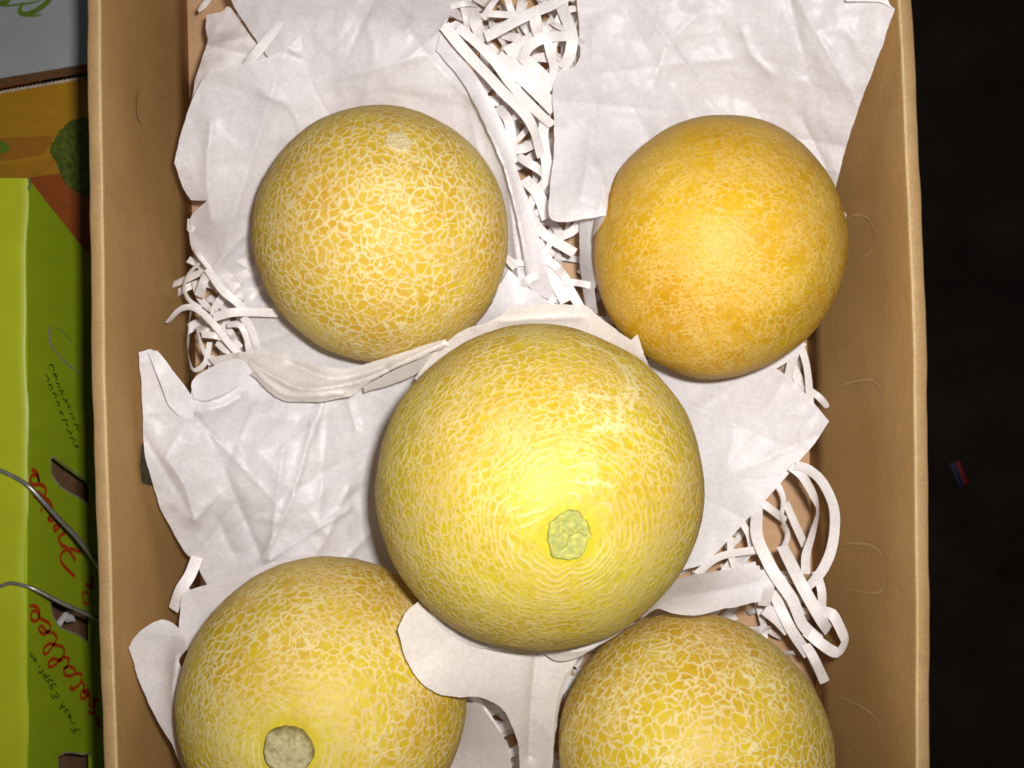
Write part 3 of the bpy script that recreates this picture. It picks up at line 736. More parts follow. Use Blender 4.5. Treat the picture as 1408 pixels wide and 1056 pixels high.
# cream tissue over the top edge of the middle melon
s5 = [patch([(570, 520, 1), (600, 482), (640, 452), (676, 442), (700, 425), (720, 420), (760, 418), (803, 420), (820, 432), (850, 455), (868, 468, 1), (878, 460, 1), (885, 486, 1), (900, 520, 1), (760, 520), (620, 560, 1)],
            [(570, 520, .125), (600, 482, .132), (640, 452, .136), (676, 442, .138), (720, 420, .140), (803, 420, .140), (850, 455, .150), (878, 460, .158), (885, 486, .165), (900, 520, .140), (760, 520, .10), (620, 560, .10)],
            0.0006, 51, step=3, nf=3, folds=[([(690, 442), (740, 438), (800, 436)], 5, .003)])]
sheet(s5, 'cream tissue showing along the top edge of the middle melon with a small upturned corner', 'tissue_warm')

# wrap below the middle melon between the two lower melons
s6 = [patch([(577, 825, 1), (560, 840), (547, 866, 1), (556, 900), (575, 935), (600, 953), (630, 958), (660, 960), (690, 975), (705, 1000), (713, 1030), (716, 1090, 1), (745, 1090, 1), (760, 1050), (762, 990), (772, 940), (792, 905), (760, 898), (720, 892), (660, 885), (620, 862)],
            [(577, 825, .185), (547, 866, .198), (556, 900, .195), (600, 953, .188), (660, 960, .172), (690, 975, .158), (713, 1030, .140), (716, 1090, .125), (745, 1090, .120), (762, 990, .140), (792, 905, .150), (760, 898, .155), (720, 892, .160), (660, 885, .170), (620, 862, .178), (700, 930, .162), (640, 920, .180)],
            0.0005, 61, step=3, nf=3, wave=90, folds=[([(738, 900), (732, 960), (728, 1040)], 8, -.006)]),
      patch([(757, 1090, 1), (765, 1000), (775, 950), (795, 905), (812, 890), (792, 890), (755, 895), (740, 897, 1), (735, 960), (732, 1090, 1)],
            [(757, 1090, .10), (765, 1000, .115), (795, 905, .140), (812, 890, .145), (740, 897, .150), (732, 1090, .115), (735, 960, .135)], 0.0005, 63, step=3, nf=2),
      # rolled rim right under the melon
      patch([(576, 820, 1), (585, 822, 1), (612, 848), (650, 872), (700, 886), (760, 890), (800, 884), (850, 862), (880, 846, 1), (850, 872), (815, 893), (790, 906), (765, 908), (740, 896), (700, 897), (650, 888), (610, 866)],
            [(576, 820, .192), (612, 848, .182), (700, 888, .176), (760, 892, .172), (850, 862, .176), (880, 846, .178), (790, 906, .168), (740, 896, .168), (650, 888, .174), (610, 866, .182)],
            0.0004, 65, step=3.5, nf=2, folds=[([(600, 850), (660, 884), (740, 893), (800, 894), (850, 868)], 4, .003)])]
sheet(s6, 'cream tissue wrap under the middle melon, rounded flap over the lower left melon', 'tissue_warm')

# tongue to the right above the lower right melon
s7 = [patch([(880, 850, 1), (900, 815), (935, 795), (990, 784), (1045, 777, 1), (1050, 800), (1046, 828, 1), (1000, 836), (960, 846), (925, 843), (905, 838)],
            [(880, 850, .135), (935, 795, .120), (990, 784, .142), (1045, 777, .146), (1046, 828, .160), (1000, 836, .172), (960, 846, .172), (905, 838, .160), (980, 810, .155)],
            0.0005, 71, step=3, nf=3, folds=[([(930, 820), (990, 812), (1045, 800)], 12, .003)])]
sheet(s7, 'grey looking tissue tongue lying over the top edge of the lower right melon')

# tissue left of the lower left melon
s8 = [patch([(177, 890, 1), (192, 868), (218, 853), (236, 856), (252, 872), (256, 892), (248, 915), (300, 960), (320, 1090, 1), (262, 1090, 1), (240, 1030), (222, 1000), (195, 945), (184, 915)],
            [(177, 890, .148), (218, 853, .138), (252, 872, .125), (248, 915, .112), (300, 960, .09), (320, 1080, .09), (262, 1085, .125), (222, 1000, .138), (195, 945, .144), (235, 930, .128)],
            0.0008, 81, step=3, nf=3, folds=[([(243, 900), (238, 960), (250, 1030)], 6, -.004)]),
      patch([(246, 880, 1), (248, 845), (252, 818), (275, 806), (320, 795), (400, 765), (430, 770), (380, 830), (300, 900), (262, 900, 1)],
            [(246, 880, .100), (252, 818, .104), (275, 806, .106), (320, 795, .104), (400, 765, .10), (380, 830, .08), (300, 900, .08), (262, 900, .095)], 0.0008, 83, step=3, nf=3)]
sheet(s8, 'tissue hugging the outer side of the lower left melon, pointed tip at the left wall')

# tissue right of the lower left melon, seen in the gap at the bottom
s9 = [patch([(640, 965, 1), (660, 968), (672, 985), (690, 1010), (702, 1040), (706, 1090, 1), (560, 1090, 1), (600, 1020)],
            [(640, 965, .11), (672, 985, .105), (702, 1040, .10), (706, 1090, .10), (560, 1090, .06), (600, 1020, .07)], 0.0007, 91, step=3, nf=2)]
sheet(s9, 'tissue beside the lower left melon in the gap at the bottom edge', 'tissue_warm')
# piece behind the shreds in the centre gap
s10 = [patch([(655, 440, 1), (680, 400), (700, 370, 1), (725, 395), (750, 412), (770, 425, 1), (720, 470), (660, 470)],
             [(655, 440, .095), (700, 370, .085), (750, 412, .09), (770, 425, .09), (720, 470, .06), (660, 470, .07)], 0.0008, 95, step=3, nf=4)]
sheet(s10, 'small bright tissue piece in the gap between the upper left and middle melons')
# stiffer white piece at the top left, by the wall
s11 = [patch([(283, 22, 1), (305, 16), (316, 10), (345, 50), (375, 95), (330, 130), (282, 116, 1), (262, 150), (268, 110, 1), (287, 56, 1), (283, 40)],
             [(283, 22, .070), (316, 10, .075), (345, 50, .080), (375, 95, .085), (282, 116, .082), (262, 150, .080), (287, 56, .075), (310, 80, .090)], 0.0016, 97, step=3, nf=8, wave=35)]
sheet(s11, 'bright crumpled paper piece at the top left between the wall and the large tissue', 'shred')

# ------------------------------------------------------------------ shredded paper strips
def ribbon(pts, wpx, seed=0, crinkle=0.0):
    """pts: (px, py, z[, twist degrees]); a flat paper strip of constant width, wpx in photo pixels"""
    pts = [p if len(p) > 3 else (*p, 0) for p in pts]
    rs = np.random.RandomState(seed + int(pts[0][0] * 7 + pts[0][1]) % 9973)
    c = catmull(pts, 4.0); n = len(c)
    kx = np.linspace(0, n - 1, max(3, n // 7)); kn = np.arange(n)
    if crinkle:
        c[:, 3] += np.interp(kn, kx, (rs.rand(len(kx)) - .5) * 46 * crinkle / 0.3 * 0.8)
        c[:, 2] += np.interp(kn, kx, (rs.rand(len(kx)) - .5) * 0.0022)
        c[:, 0] += np.interp(kn, kx, (rs.rand(len(kx)) - .5) * 2.2); c[:, 1] += np.interp(kn, kx, (rs.rand(len(kx)) - .5) * 2.2)
    A = np.stack([(c[:, 0] - 704) * (H - c[:, 2]) / FPX, (528 - c[:, 1]) * (H - c[:, 2]) / FPX, c[:, 2]], 1)
    w = 0.92 * wpx * (H - c[:, 2].mean()) / FPX
    V = []; F = []
    ph = rs.rand() * 6
    for i in range(n):
        t = A[min(i + 1, n - 1)] - A[max(i - 1, 0)]; t /= max(np.linalg.norm(t), 1e-9)
        up = np.array([0, 0, 1.0]); s = np.cross(up, t)
        if np.linalg.norm(s) < 1e-3: s = np.array([1.0, 0, 0])
        s /= np.linalg.norm(s); nn = np.cross(t, s)
        a = math.radians(c[i, 3])
        s2 = s * math.cos(a) + nn * math.sin(a); n2 = np.cross(t, s2)
        for k in (-1, 0, 1):
            V.append(A[i] + s2 * k * w / 2 + n2 * (0.0004 if k == 0 else 0))
    for i in range(n - 1):
        for k in (0, 1):
            a = i * 3 + k; F.append((a, a + 1, a + 4, a + 3))
    V = np.array(V); pushout(V, 0.0012); clampbox(V)
    return [tuple(v) for v in V], F

G = 'curled white paper strips packed round the melons'
def strip(pts, w, label, seed=0, crinkle=0.3):
    v, f = ribbon(pts, w, seed, crinkle)
    o = mesh_obj('paper_strip', v, f, M['shred']); tag(o, label, 'paper strip', G); return o

# between the two upper melons
strip([(610, 36, .140, 10), (642, 73, .138), (683, 117, .132, -10), (725, 162, .122, -20), (744, 214, .105, -35)], 17, 'longest straight paper strip, slanting down through the gap between the upper melons')
strip([(631, 37, .136), (673, 76, .132, 8), (704, 117, .128, 10), (735, 150, .122, 25), (760, 172, .114, 40)], 15, 'paper strip lying alongside the long slanting one, just right of it')
strip([(668, 50, .118), (700, 34, .124), (735, 16, .126), (765, 2, .122), (790, -14, .12)], 17, 'broad strip slanting up to the right at the top of the gap')
strip([(696, 72, .110), (716, 58, .112), (735, 48, .112)], 15, 'short strip behind the bright square end of paper')
strip([(715, 84, .112), (730, 62, .120), (752, 52, .122), (783, 50, .115)], 15, 'arching strip over the dark hole in the gap')
strip([(752, 56, .122), (757, 75, .118), (762, 95, .108), (756, 120, .10)], 13, 'strip dropping down beside the dark hole in the gap')
strip([(736, 22, .128, 15), (738, 34, .126, 0), (740, 47, .119, -30)], 18, 'bright square end of a folded paper strip at the top of the gap')
strip([(772, 5, .110), (785, 45, .118, 10), (783, 75, .116), (773, 95, .108)], 17, 'upright strip against the left edge of the large right tissue')
strip([(668, 18, .112), (684, 20, .114), (703, 20, .11)], 10, 'short level strip under the small triangle opening at the top')
strip([(696, -14, .108), (701, 5, .112), (708, 22, .108)], 10, 'short steep strip right of the small triangle opening at the top')
strip([(690, -12, .112), (676, 8, .118), (664, 24, .110)], 10, 'short steep strip left of the small triangle opening at the top')
strip([(648, 10, .104), (654, 32, .110), (664, 58, .100)], 20, 'wide pale strip hanging under the top left opening of the gap')
strip([(620, 10, .115, 30), (640, 4, .118, 10), (655, 6, .110, -20)], 9, 'narrow curled strip at the very top left of the gap')
strip([(636, 8, .108, -20), (641, 26, .110), (644, 44, .10)], 9, 'narrow upright strip beside the edge of the upper left tissue')
strip([(684, 78, .112), (712, 100, .114), (742, 128, .110), (764, 150, .102)], 22, 'widest bright strip in the middle of the gap, slanting right')
strip([(704, 70, .106), (735, 95, .108), (760, 122, .10)], 20, 'wide bright strip lying just above the widest one')
strip([(684, 148, .098), (698, 165, .106), (703, 190, .104), (705, 224, .092)], 14, 'bent strip beside the folded edge of the left tissue, near the middle of the gap')
strip([(703, 206, .098), (720, 203, .102), (737, 196, .095)], 15, 'short level strip under the tip of the long slanting one')
strip([(750, 166, .104), (747, 190, .106), (752, 225, .100), (752, 255, .092)], 16, 'upright strip against the right tissue, below the slanting ones')
strip([(712, 214, .092, 40), (735, 228, .098), (745, 238, .094, -40)], 13, 'curled strip low in the gap between the upper melons')
strip([(722, 246, .088), (740, 268, .092), (752, 300, .086)], 18, 'wide strip low in the gap beside the right tissue')
strip([(730, 300, .078), (752, 325, .084), (790, 348, .076)], 15, 'slanting strip under the corner of the right tissue')
strip([(738, 330, .080), (756, 372, .088), (778, 415, .088)], 17, 'strip pointing down at the top of the middle melon')
strip([(748, 350, .072), (770, 378, .080), (798, 425, .082)], 14, 'right hand strip of the pair pointing down at the middle melon')
strip([(760, 330, .070), (785, 318, .076), (802, 300, .070)], 14, 'short strip half hidden under the corner of the right tissue')
# left cluster
strip([(229, 444, .082, 70), (246, 427, .090, 45), (262, 423, .094, 15), (279, 431, .094), (297, 448, .094), (311, 466, .090), (328, 486, .085)], 10.5, 'arching strip with a thin tail that sticks out over the left wall')
strip([(294, 436, .090), (318, 429, .094), (345, 428, .090), (382, 430, .080)], 13, 'level strip reaching from the tangle to the upper left melon')
strip([(284, 370, .098, 10), (305, 397, .094), (327, 416, .090, -10), (338, 428, .084)], 12, 'bright slanting strip above the level one on the left')
strip([(264, 340, .092, 30), (275, 352, .096, 20), (288, 368, .092)], 7, 'thin strip running up along the edge of the left tissue flap')
strip([(272, 362, .080, 40), (258, 378, .084, 50), (253, 395, .082, 55), (260, 412, .080, 40), (276, 424, .078, 10)], 9, 'strip looping out along the left wall')
strip([(286, 372, .082), (279, 388, .088), (274, 408, .080)], 15, 'short wide strip under the bright slanting one')
strip([(262, 428, .076, 50), (258, 460, .074, 65), (259, 488, .070, 65), (266, 509, .068, 50), (282, 498, .072, 40), (288, 470, .076, 55)], 8, 'large open loop of strip hanging by the left wall')
strip([(278, 459, .084), (296, 461, .086), (314, 466, .080)], 10, 'short level strip inside the tangle on the left')
strip([(334, 436, .080), (345, 452, .084), (351, 470, .084), (353, 486, .078)], 12, 'steep strip at the right side of the left tangle')
strip([(314, 447, .078), (330, 447, .082), (338, 462, .080), (343, 482, .074)], 9, 'hooked strip in the right half of the left tangle')
strip([(271, 452, .072, 30), (278, 476, .076, 20), (290, 502, .070)], 8, 'thin upright strip at the left side of the left tangle')
strip([(300, 470, .066), (315, 482, .070), (330, 470, .066, 20)], 14, 'broad strip deep in the left tangle')
strip([(262, 300, .064), (262, 318, .07), (270, 300, .068)], 8, 'tiny bright strip end between wall and tissue flap')
strip([(265, 330, .05), (290, 350, .055), (330, 400, .05)], 14, 'strip half covered by the left tissue flap')
strip([(272, 765, .088), (262, 790, .092, -8), (248, 812, .094), (238, 838, .088, 15)], 17, 'short bright strip poking out below the crumpled tissue at the left wall')
strip([(248, 800, .068), (262, 828, .072), (250, 860, .066)], 12, 'strip end behind the short bright one at the left wall')
# top left
strip([(386, 30, .126), (365, 58, .126), (345, 82, .122), (330, 100, .112)], 14, 'short strip lying across the edge of the upper left tissue')
strip([(290, -8, .06, 30), (282, 4, .062), (272, 14, .06, 40)], 9, 'small twisted strip end near the top left corner of the frame')
strip([(300, 108, .070, 10), (274, 116, .074, 25), (264, 142, .070, 45), (270, 165, .066)], 9, 'small looped strip by the left wall above the rounded flap')
# right cluster
strip([(1094, 641, .112, 35), (1112, 646, .112, 30), (1132, 664, .110, 25), (1147, 700, .106, 20), (1146, 742, .102, 25), (1130, 785, .098, 35), (1102, 815, .092, 70)], 15, 'outermost arching strip sweeping round beside the right wall')
strip([(1088, 642, .106, -5), (1103, 655, .108, -5), (1119, 682, .104, -15), (1125, 703, .098, -50), (1117, 734, .092, -25), (1108, 762, .090, 0), (1108, 790, .088, 10)], 14, 'strip curling just inside the outermost arching one')
strip([(1041, 697, .080, 40), (1042, 740, .094, 25), (1060, 781, .104), (1088, 824, .108), (1104, 858, .108), (1126, 882, .104)], 18, 'broad long strip running down into the loop by the right wall')
strip([(1042, 688, .060), (1060, 700, .062), (1080, 716, .056)], 12, 'bright short strip just under the pointed corner tissue')
strip([(1080, 690, .056), (1092, 716, .060), (1106, 750, .056)], 12, 'straight strip leaning across the bare carton floor')
strip([(1069, 664, .062, 20), (1078, 686, .064, 50), (1076, 712, .064, 60), (1084, 735, .06, 40), (1074, 760, .06, 40)], 9, 'wavy thin strip standing on edge over the carton floor')
strip([(1076, 750, .086), (1088, 775, .096), (1104, 808, .106), (1128, 850, .108), (1140, 868, .10)], 18, 'thick bright strip crossing the broad long one')
strip([(1125, 838, .106, 35), (1140, 843, .110, 20), (1147, 849, .111, 0), (1158, 872, .109, -10), (1161, 882, .108, -30), (1154, 895, .107, -30), (1146, 896, .108, -5), (1130, 886, .110), (1108, 868, .104)], 17, 'fat folded loop at the lower end of the strips by the right wall')
strip([(1123, 786, .084), (1130, 812, .088), (1130, 838, .086)], 13, 'short strip behind the loop by the right wall')
strip([(958, 790, .082), (990, 766, .088), (1042, 755, .086)], 12, 'long level strip beside the right side of the middle melon')
strip([(1004, 738, .074), (1006, 762, .080), (1012, 790, .078)], 10, 'short upright strip crossing the long level one')
strip([(1020, 716, .066), (1029, 736, .070), (1036, 762, .066)], 10, 'small slanting strip next to the broad long one')
strip([(1108, 886, .094), (1120, 906, .098), (1134, 938, .090)], 15, 'strip tip pointing down beside the lower right melon')
strip([(1062, 812, .086), (1076, 842, .092), (1092, 872, .094), (1112, 902, .088)], 16, 'strip running along the upper side of the lower right melon')
strip([(1046, 785, .090), (1056, 806, .096), (1050, 832, .090)], 18, 'crumpled strip end beside the grey looking tissue tongue')
strip([(1052, 838, .082), (1070, 852, .086), (1086, 866, .082)], 20, 'wide strip tucked behind the lower right melon')
strip([(965, 800, .07), (1000, 786, .074), (1040, 778, .07)], 12, 'strip half under the grey looking tissue tongue')
# right middle and others
strip([(1096, 470, .060, 20), (1104, 484, .066, 10), (1111, 512, .064), (1114, 560, .055)], 11, 'upright strip against the right wall below the upper right melon')
strip([(1104, 470, .070), (1092, 488, .066), (1084, 520, .058), (1090, 545, .05)], 14, 'strip slanting out from under the upper right melon')
strip([(1050, 508, .060), (1072, 497, .064), (1092, 484, .062)], 14, 'strip end between the upper right melon and the pointed tissue')
strip([(1144, 280, .088), (1152, 290, .094), (1162, 300, .088)], 14, 'tiny bright strip tip at the right edge of the upper right melon')
strip([(1086, 500, .03), (1100, 530, .03), (1104, 570, .03)], 14, 'low strip beside the upright one at the right wall')
# bottom gap
strip([(650, 955, .100), (672, 985, .096), (690, 1020, .09), (696, 1060, .085)], 10, 'narrow strip in the gap below the rounded tissue flap')
for i, (a, b, l) in enumerate([((655, 985), (715, 962), 'upper short strip crossing the gap below the rounded tissue flap'), ((668, 1012), (725, 985), 'middle short strip crossing the gap below the rounded tissue flap'), ((675, 1048), (730, 1022), 'lowest short strip crossing the gap below the rounded tissue flap')]):
    strip([(*a, .05), ((a[0] + b[0]) / 2, (a[1] + b[1]) / 2, .056), (*b, .05)], 15, l, i)

# loose shreds below the named ones: single strips in each heap, and one tangle underneath everything
rs = np.random.RandomState(77)
def rnd_strip(x0, y0, x1, y1, z0, z1, w=(7, 14), ln=(35, 90)):
    x = x0 + rs.rand() * (x1 - x0); y = y0 + rs.rand() * (y1 - y0); a = rs.rand() * 2 * math.pi; L = ln[0] + rs.rand() * (ln[1] - ln[0])
    z = z0 + rs.rand() * (z1 - z0); pts = []; k = 5; cv = (rs.rand() - .5) * 1.1; tw = (rs.rand() - .5) * 50
    for i in range(k):
        pts.append((x, y, max(.003, z + (rs.rand() - .5) * .012), tw + (rs.rand() - .5) * 55))
        x += math.cos(a) * L / (k - 1); y += math.sin(a) * L / (k - 1); a += cv + (rs.rand() - .5) * 0.5
    return ribbon(pts, w[0] + rs.rand() * (w[1] - w[0]), rs.randint(9999), 0.3)
heaps = [((600, -20, 790, 130), (.05, .112), 46, 'loose white shred in the tangle at the top between the upper melons'),
         ((680, 130, 770, 430), (.045, .092), 46, 'loose white shred low in the gap between the two upper melons'),
         ((292, 350, 350, 480), (.015, .060), 34, 'loose white shred in the tangle beside the left wall'),
         ((980, 770, 1080, 900), (.03, .075), 26, 'loose white shred near the lower right melon and right wall'),
         ((1040, 480, 1110, 560), (.01, .045), 5, 'loose white shred beside the pointed tissue at the right wall'),
         ((640, 960, 730, 1070), (.01, .06), 8, 'loose white shred in the gap at the bottom edge')]
for (x0, y0, x1, y1), (z0, z1), n, lab in heaps:
    for i in range(n):
        v, f = rnd_strip(x0, y0, x1, y1, z0, z1)
        tag(mesh_obj('paper_strip', v, f, M['shred']), lab, 'paper strip', G)
parts = []
def allowed(x, y):       # bare carton floor shows by the right wall
    return not (1030 < x < 1140 and 590 < y < 800)
i = 0
while i < 620:
    x = 330 + rs.rand() * 730; y = -40 + rs.rand() * 1130
    if not allowed(x, y): continue
    parts.append(rnd_strip(x, y, x + 1, y + 1, .003, .050 if x < 960 else .02, ln=(50, 120))); i += 1
v, f = join(parts)
tg = mesh_obj('shredded_paper', v, f, M['shred']); tg['kind'] = 'stuff'
tag(tg, 'tangled bed of white shredded paper on the carton floor under the melons', 'shredded paper')

# ------------------------------------------------------------------ green carton on the left
GX = -0.331; GT = H - 0.68       # side face plane and top height
def on_green(px, py):
    D = GX * FPX / (px - 704.0)
    return Vector((GX, (528 - py) * D / FPX, H - D))
green = tag(empty('green_carton', (GX, -0.10, GT - 0.30)), 'bright green produce carton with red script lettering, left of the open carton', 'cardboard box')
def rel(root, V): return [Vector(v) - root.location for v in V]
# side panel with three punched openings, cut from one outline
cu = bpy.data.curves.new('side_panel', 'CURVE'); cu.dimensions = '2D'; cu.fill_mode = 'BOTH'; cu.extrude = 0.0014
def spl(pts):
    s = cu.splines.new('POLY'); s.points.add(len(pts) - 1)
    for p, q in zip(s.points, pts): p.co = (q[0], q[1], 0, 1)
    s.use_cyclic_u = True
outer = [on_green(38, 245), Vector((GX, 0.1406 - 0.105, GT - 0.26)), Vector((GX, -0.42, GT - 0.26)), Vector((GX, -0.42, GT))]
spl([(p.y, p.z) for p in outer])
holes = [[(69, 632), (74, 628), (90, 640), (112, 656), (125, 668), (125, 694), (108, 684), (86, 672), (72, 655)],
         [(69, 830), (73, 826), (92, 834), (126, 846), (126, 882), (104, 872), (82, 862), (72, 845)],
         [(80, 1050), (80, 1040), (92, 1035), (112, 1037), (127, 1040), (127, 1075), (82, 1075)]]
for h in holes:
    hc = catmull(h + [h[0]], 3)[:-1]
    spl([(on_green(min(a, 126.5), b).y, on_green(min(a, 126.5), b).z) for a, b in hc])
tmp = bpy.data.objects.new('side_panel', cu); C.objects.link(tmp)
bpy.context.view_layer.update()
me = bpy.data.meshes.new_from_object(tmp.evaluated_get(bpy.context.evaluated_depsgraph_get()))
bpy.data.objects.remove(tmp)
mat4 = Matrix(((0, 0, 1, GX - 0.0014), (1, 0, 0, 0), (0, 1, 0, 0), (0, 0, 0, 1)))
me.transform(Matrix.Translation(-green.location) @ mat4)
me.materials.clear(); me.materials.append(M['green_side'])
sp = bpy.data.objects.new('side_panel', me); C.objects.link(sp); sp.parent = green
# top panel with a soft rounded, slightly dented long edge
V = []; F = []; n = 60
prof = [(-0.50, 0.0), (-0.20, 0.002), (-0.06, 0.0012), (-0.006, 0.0005), (-0.0018, 0.0), (-0.0002, -0.0010)]
for k in range(n + 1):
    y = 0.1404 + (-0.42 - 0.1404) * k / n
    dent = 0.0016 * math.exp(-((y + 0.12) / 0.02) ** 2) + 0.0007 * math.sin(y * 31) + .0004 * math.sin(y * 90)
    for o, z in prof: V.append((GX + o - dent * (1 if o > -0.1 else 0), y, GT + z + (0.0003 if o > -.01 else 0)))
m_ = len(prof)
for k in range(n):
    for i in range(m_ - 1): a = k * m_ + i; F.append((a, a + m_, a + m_ + 1, a + 1))
mesh_obj('top_panel', rel(green, V), F, M['green_top'], green)
ev = [(GX - 0.5, 0.1404, GT), (GX - 0.0028, 0.1404, GT - 0.0004), (GX - 0.0028, 0.0354, GT - 0.26), (GX - 0.5, 0.0354, GT - 0.26)]
mesh_obj('end_panel', rel(green, ev), [(0, 1, 2, 3)], M['green_side'], green, False)
# inner board seen through the openings, with white paper in them
iv = [(GX - 0.022, 0.03, GT - 0.02), (GX - 0.022, -0.42, GT - 0.02), (GX - 0.022, -0.42, GT - 0.26), (GX - 0.022, 0.03, GT - 0.26)]
mesh_obj('inner_board', rel(green, iv), [(0, 1, 2, 3)], M['edge_brown'], green, False)
def shard(pts, dx=-0.008):
    return [on_green(a, b) + Vector((dx + 0.0008 * k, 0, 0)) for k, (a, b) in enumerate(pts)]
for pts in ([(70, 650), (78, 648), (86, 662), (82, 672)], [(78, 655), (85, 652), (94, 668), (88, 676)], [(86, 660), (92, 664), (98, 676), (93, 680)]):
    mesh_obj('paper_shard', rel(green, shard(pts)), [tuple(range(len(pts)))], M['shred'], green, False)
for pts in ([(94, 850), (106, 842), (108, 854), (94, 856)], [(80, 862), (94, 842), (100, 842), (86, 862)]):
    mesh_obj('paper_shard', rel(green, shard(pts, -0.004)), [tuple(range(len(pts)))], M['shred'], green, False)
# torn pale cut edges of the openings and the scored handle line
def face_line(pts, w, mat, name, smooth_step=2.5, taper=True, lift=0.0004, rag=0.0):
    c = catmull(pts, smooth_step)
    if rag: c = c + (rs.rand(*c.shape) - .5) * rag
    v, f = strip_on('', [on_green(a, b) for a, b in c], w, (1, 0, 0), None, None, lift, taper)
    return v, f
rims = [face_line(h_[:len(h_)] + [h_[0]], 0.0012, None, '', 2.5, False, 0.0003, 1.0) for h_ in [[(min(a, 126), b) for a, b in h] for h in holes]]
for v, f in rims: mesh_obj('torn_edge', rel(green, v), f, M['scuff'], green, False)
v, f = join([face_line([(69, 446), (67, 460), (69, 472), (74, 482)], 0.0035, None, '', 2, True, .0004, 1.4), face_line([(74, 482), (86, 495), (100, 507), (112, 518)], 0.0016, None, '', 2, True, .0004, .8)])
mesh_obj('torn_edge', rel(green, v), f, M['scuff'], green, False)
v, f = join([face_line([(77, 450), (92, 463), (106, 480)], 0.0009, None, ''), face_line([(36, 243), (40, 250), (38, 262)], .003, None, '', 1.5, True, .0006, 1.5)])
mesh_obj('score_line', rel(green, v), f, M['scuff_faint'], green, False)

# red and green script lettering, strokes in photo pixels on the printed face
def Z(pts, ox, oy, s): return [(ox + a / s, oy + b / s) for a, b in pts]
zf = lambda p: Z(p, 0, 610, 5.28)
fruits = [zf(p) for p in (
    [(540, 965), (490, 920), (445, 865), (435, 815), (465, 775), (520, 765), (582, 790)], [(468, 745), (505, 790), (545, 850)],
    [(470, 745), (445, 740), (420, 690), (440, 660), (462, 650), (450, 610), (420, 590), (385, 600), (395, 640)],
    [(395, 640), (425, 600), (430, 560), (385, 520), (345, 540), (360, 560), (405, 545)],
    [(405, 545), (385, 500), (345, 480), (322, 470), (330, 440)], [(288, 472), (298, 486)],
    [(375, 470), (350, 420), (300, 380), (262, 350)], [(235, 375), (262, 395), (292, 428)],
    [(310, 390), (325, 350), (315, 315), (280, 295), (240, 300), (212, 275), (225, 232), (262, 235), (275, 280), (262, 215), (222, 185)])]
zv = lambda p: Z(p, 0, 790, 3.967)
vege = [zv(p) for p in (
    [(160, 170), (195, 175), (212, 210), (200, 250), (168, 245), (170, 205), (195, 200), (215, 240)],
    [(215, 240), (262, 265), (268, 300), (235, 325), (208, 300), (222, 280), (250, 310), (290, 318)],
    [(290, 318), (305, 350), (280, 395), (245, 435), (232, 410), (262, 378), (300, 385), (340, 395)],
    [(340, 395), (345, 430), (310, 480), (272, 505), (258, 485), (285, 460), (330, 468), (345, 450), (375, 460)],
    [(375, 460), (360, 500), (342, 520), (355, 550), (390, 550), (405, 520), (370, 500), (345, 515)],
    [(400, 540), (440, 545), (435, 590), (405, 620), (375, 625)], [(378, 605), (395, 635)],
    [(432, 575), (455, 610), (435, 650), (440, 675), (470, 665), (475, 630), (450, 640), (490, 660)],
    [(490, 660), (480, 690), (490, 720), (515, 715), (505, 680), (530, 690)], [(475, 745), (500, 760), (520, 745)],
    [(515, 790), (530, 780), (540, 800), (525, 815), (545, 830)])]
amp_ = [zv(p) for p in ([(450, 130), (445, 110), (465, 95), (485, 115), (480, 150), (460, 160), (448, 140)], [(470, 50), (495, 60), (505, 30), (490, 10)], [(395, 0), (405, 15)], [(462, 50), (480, 70), (505, 75)])]
def letters(name, strokes, w, mat, rnd=True):
    parts = [face_line([(min(a, 139), b) for a, b in s_], w, None, '', 1.2, False, 0.0005 + 0.00004 * k) for k, s_ in enumerate(strokes)]
    v, f = join(parts); return mesh_obj(name, rel(green, v), f, M[mat], green, False)
letters('fruits_lettering', fruits, 0.0030, 'red_ink')
letters('vegetables_lettering', vege, 0.0026, 'red_ink')
letters('red_symbol', amp_, 0.0022, 'red_ink')
# small script: glyph strokes, x along the line, y up
GL = {'F': [[(0.1, 1.9), (0.5, 2.1), (1.1, 2.0)], [(0.6, 2.0), (0.5, 1.0), (0.3, 0.1), (0.0, 0.0)], [(0.2, 1.1), (0.9, 1.2)]],
      'r': [[(0, 0), (0.15, 1)], [(0.12, 0.7), (0.4, 1.0), (0.6, 0.9)]], 'e': [[(0.05, .5), (0.5, .6), (0.35, 1), (0.05, .7), (0.1, .1), (0.6, .15)]],
      's': [[(0.5, .9), (0.2, .95), (0.2, .6), (0.5, .4), (0.35, 0), (0.0, .1)]], 'h': [[(0.2, 2), (0.05, 0)], [(0.1, .6), (0.4, 1), (0.45, 0.1), (0.6, 0)]],
      'E': [[(0.9, 1.8), (0.4, 2.0), (0.2, 1.5), (0.6, 1.1), (0.1, .8), (0.1, .1), (0.8, .15)]], 'g': [[(0.5, .9), (0.1, .9), (0.1, .2), (0.5, .3), (0.5, .9), (0.45, -.8), (0.0, -.8)]],
      'y': [[(0.05, 1), (0.15, .3), (0.45, .4)], [(0.5, 1), (0.4, -.3), (0.0, -.9)]], 'p': [[(0.1, 1), (0.05, -.8)], [(0.1, .8), (0.5, .9), (0.5, .2), (0.1, .1)]],
      't': [[(0.25, 1.7), (0.15, .1), (0.4, 0)], [(0, 1.1), (0.5, 1.15)]], 'i': [[(0.15, 1), (0.1, 0)], [(0.2, 1.5), (0.22, 1.6)]],
      'a': [[(0.5, .9), (0.1, .8), (0.1, .1), (0.5, .3), (0.5, .9), (0.55, 0)]], 'n': [[(0.05, 1), (0.05, 0)], [(0.05, .7), (0.4, 1), (0.5, 0)]]}
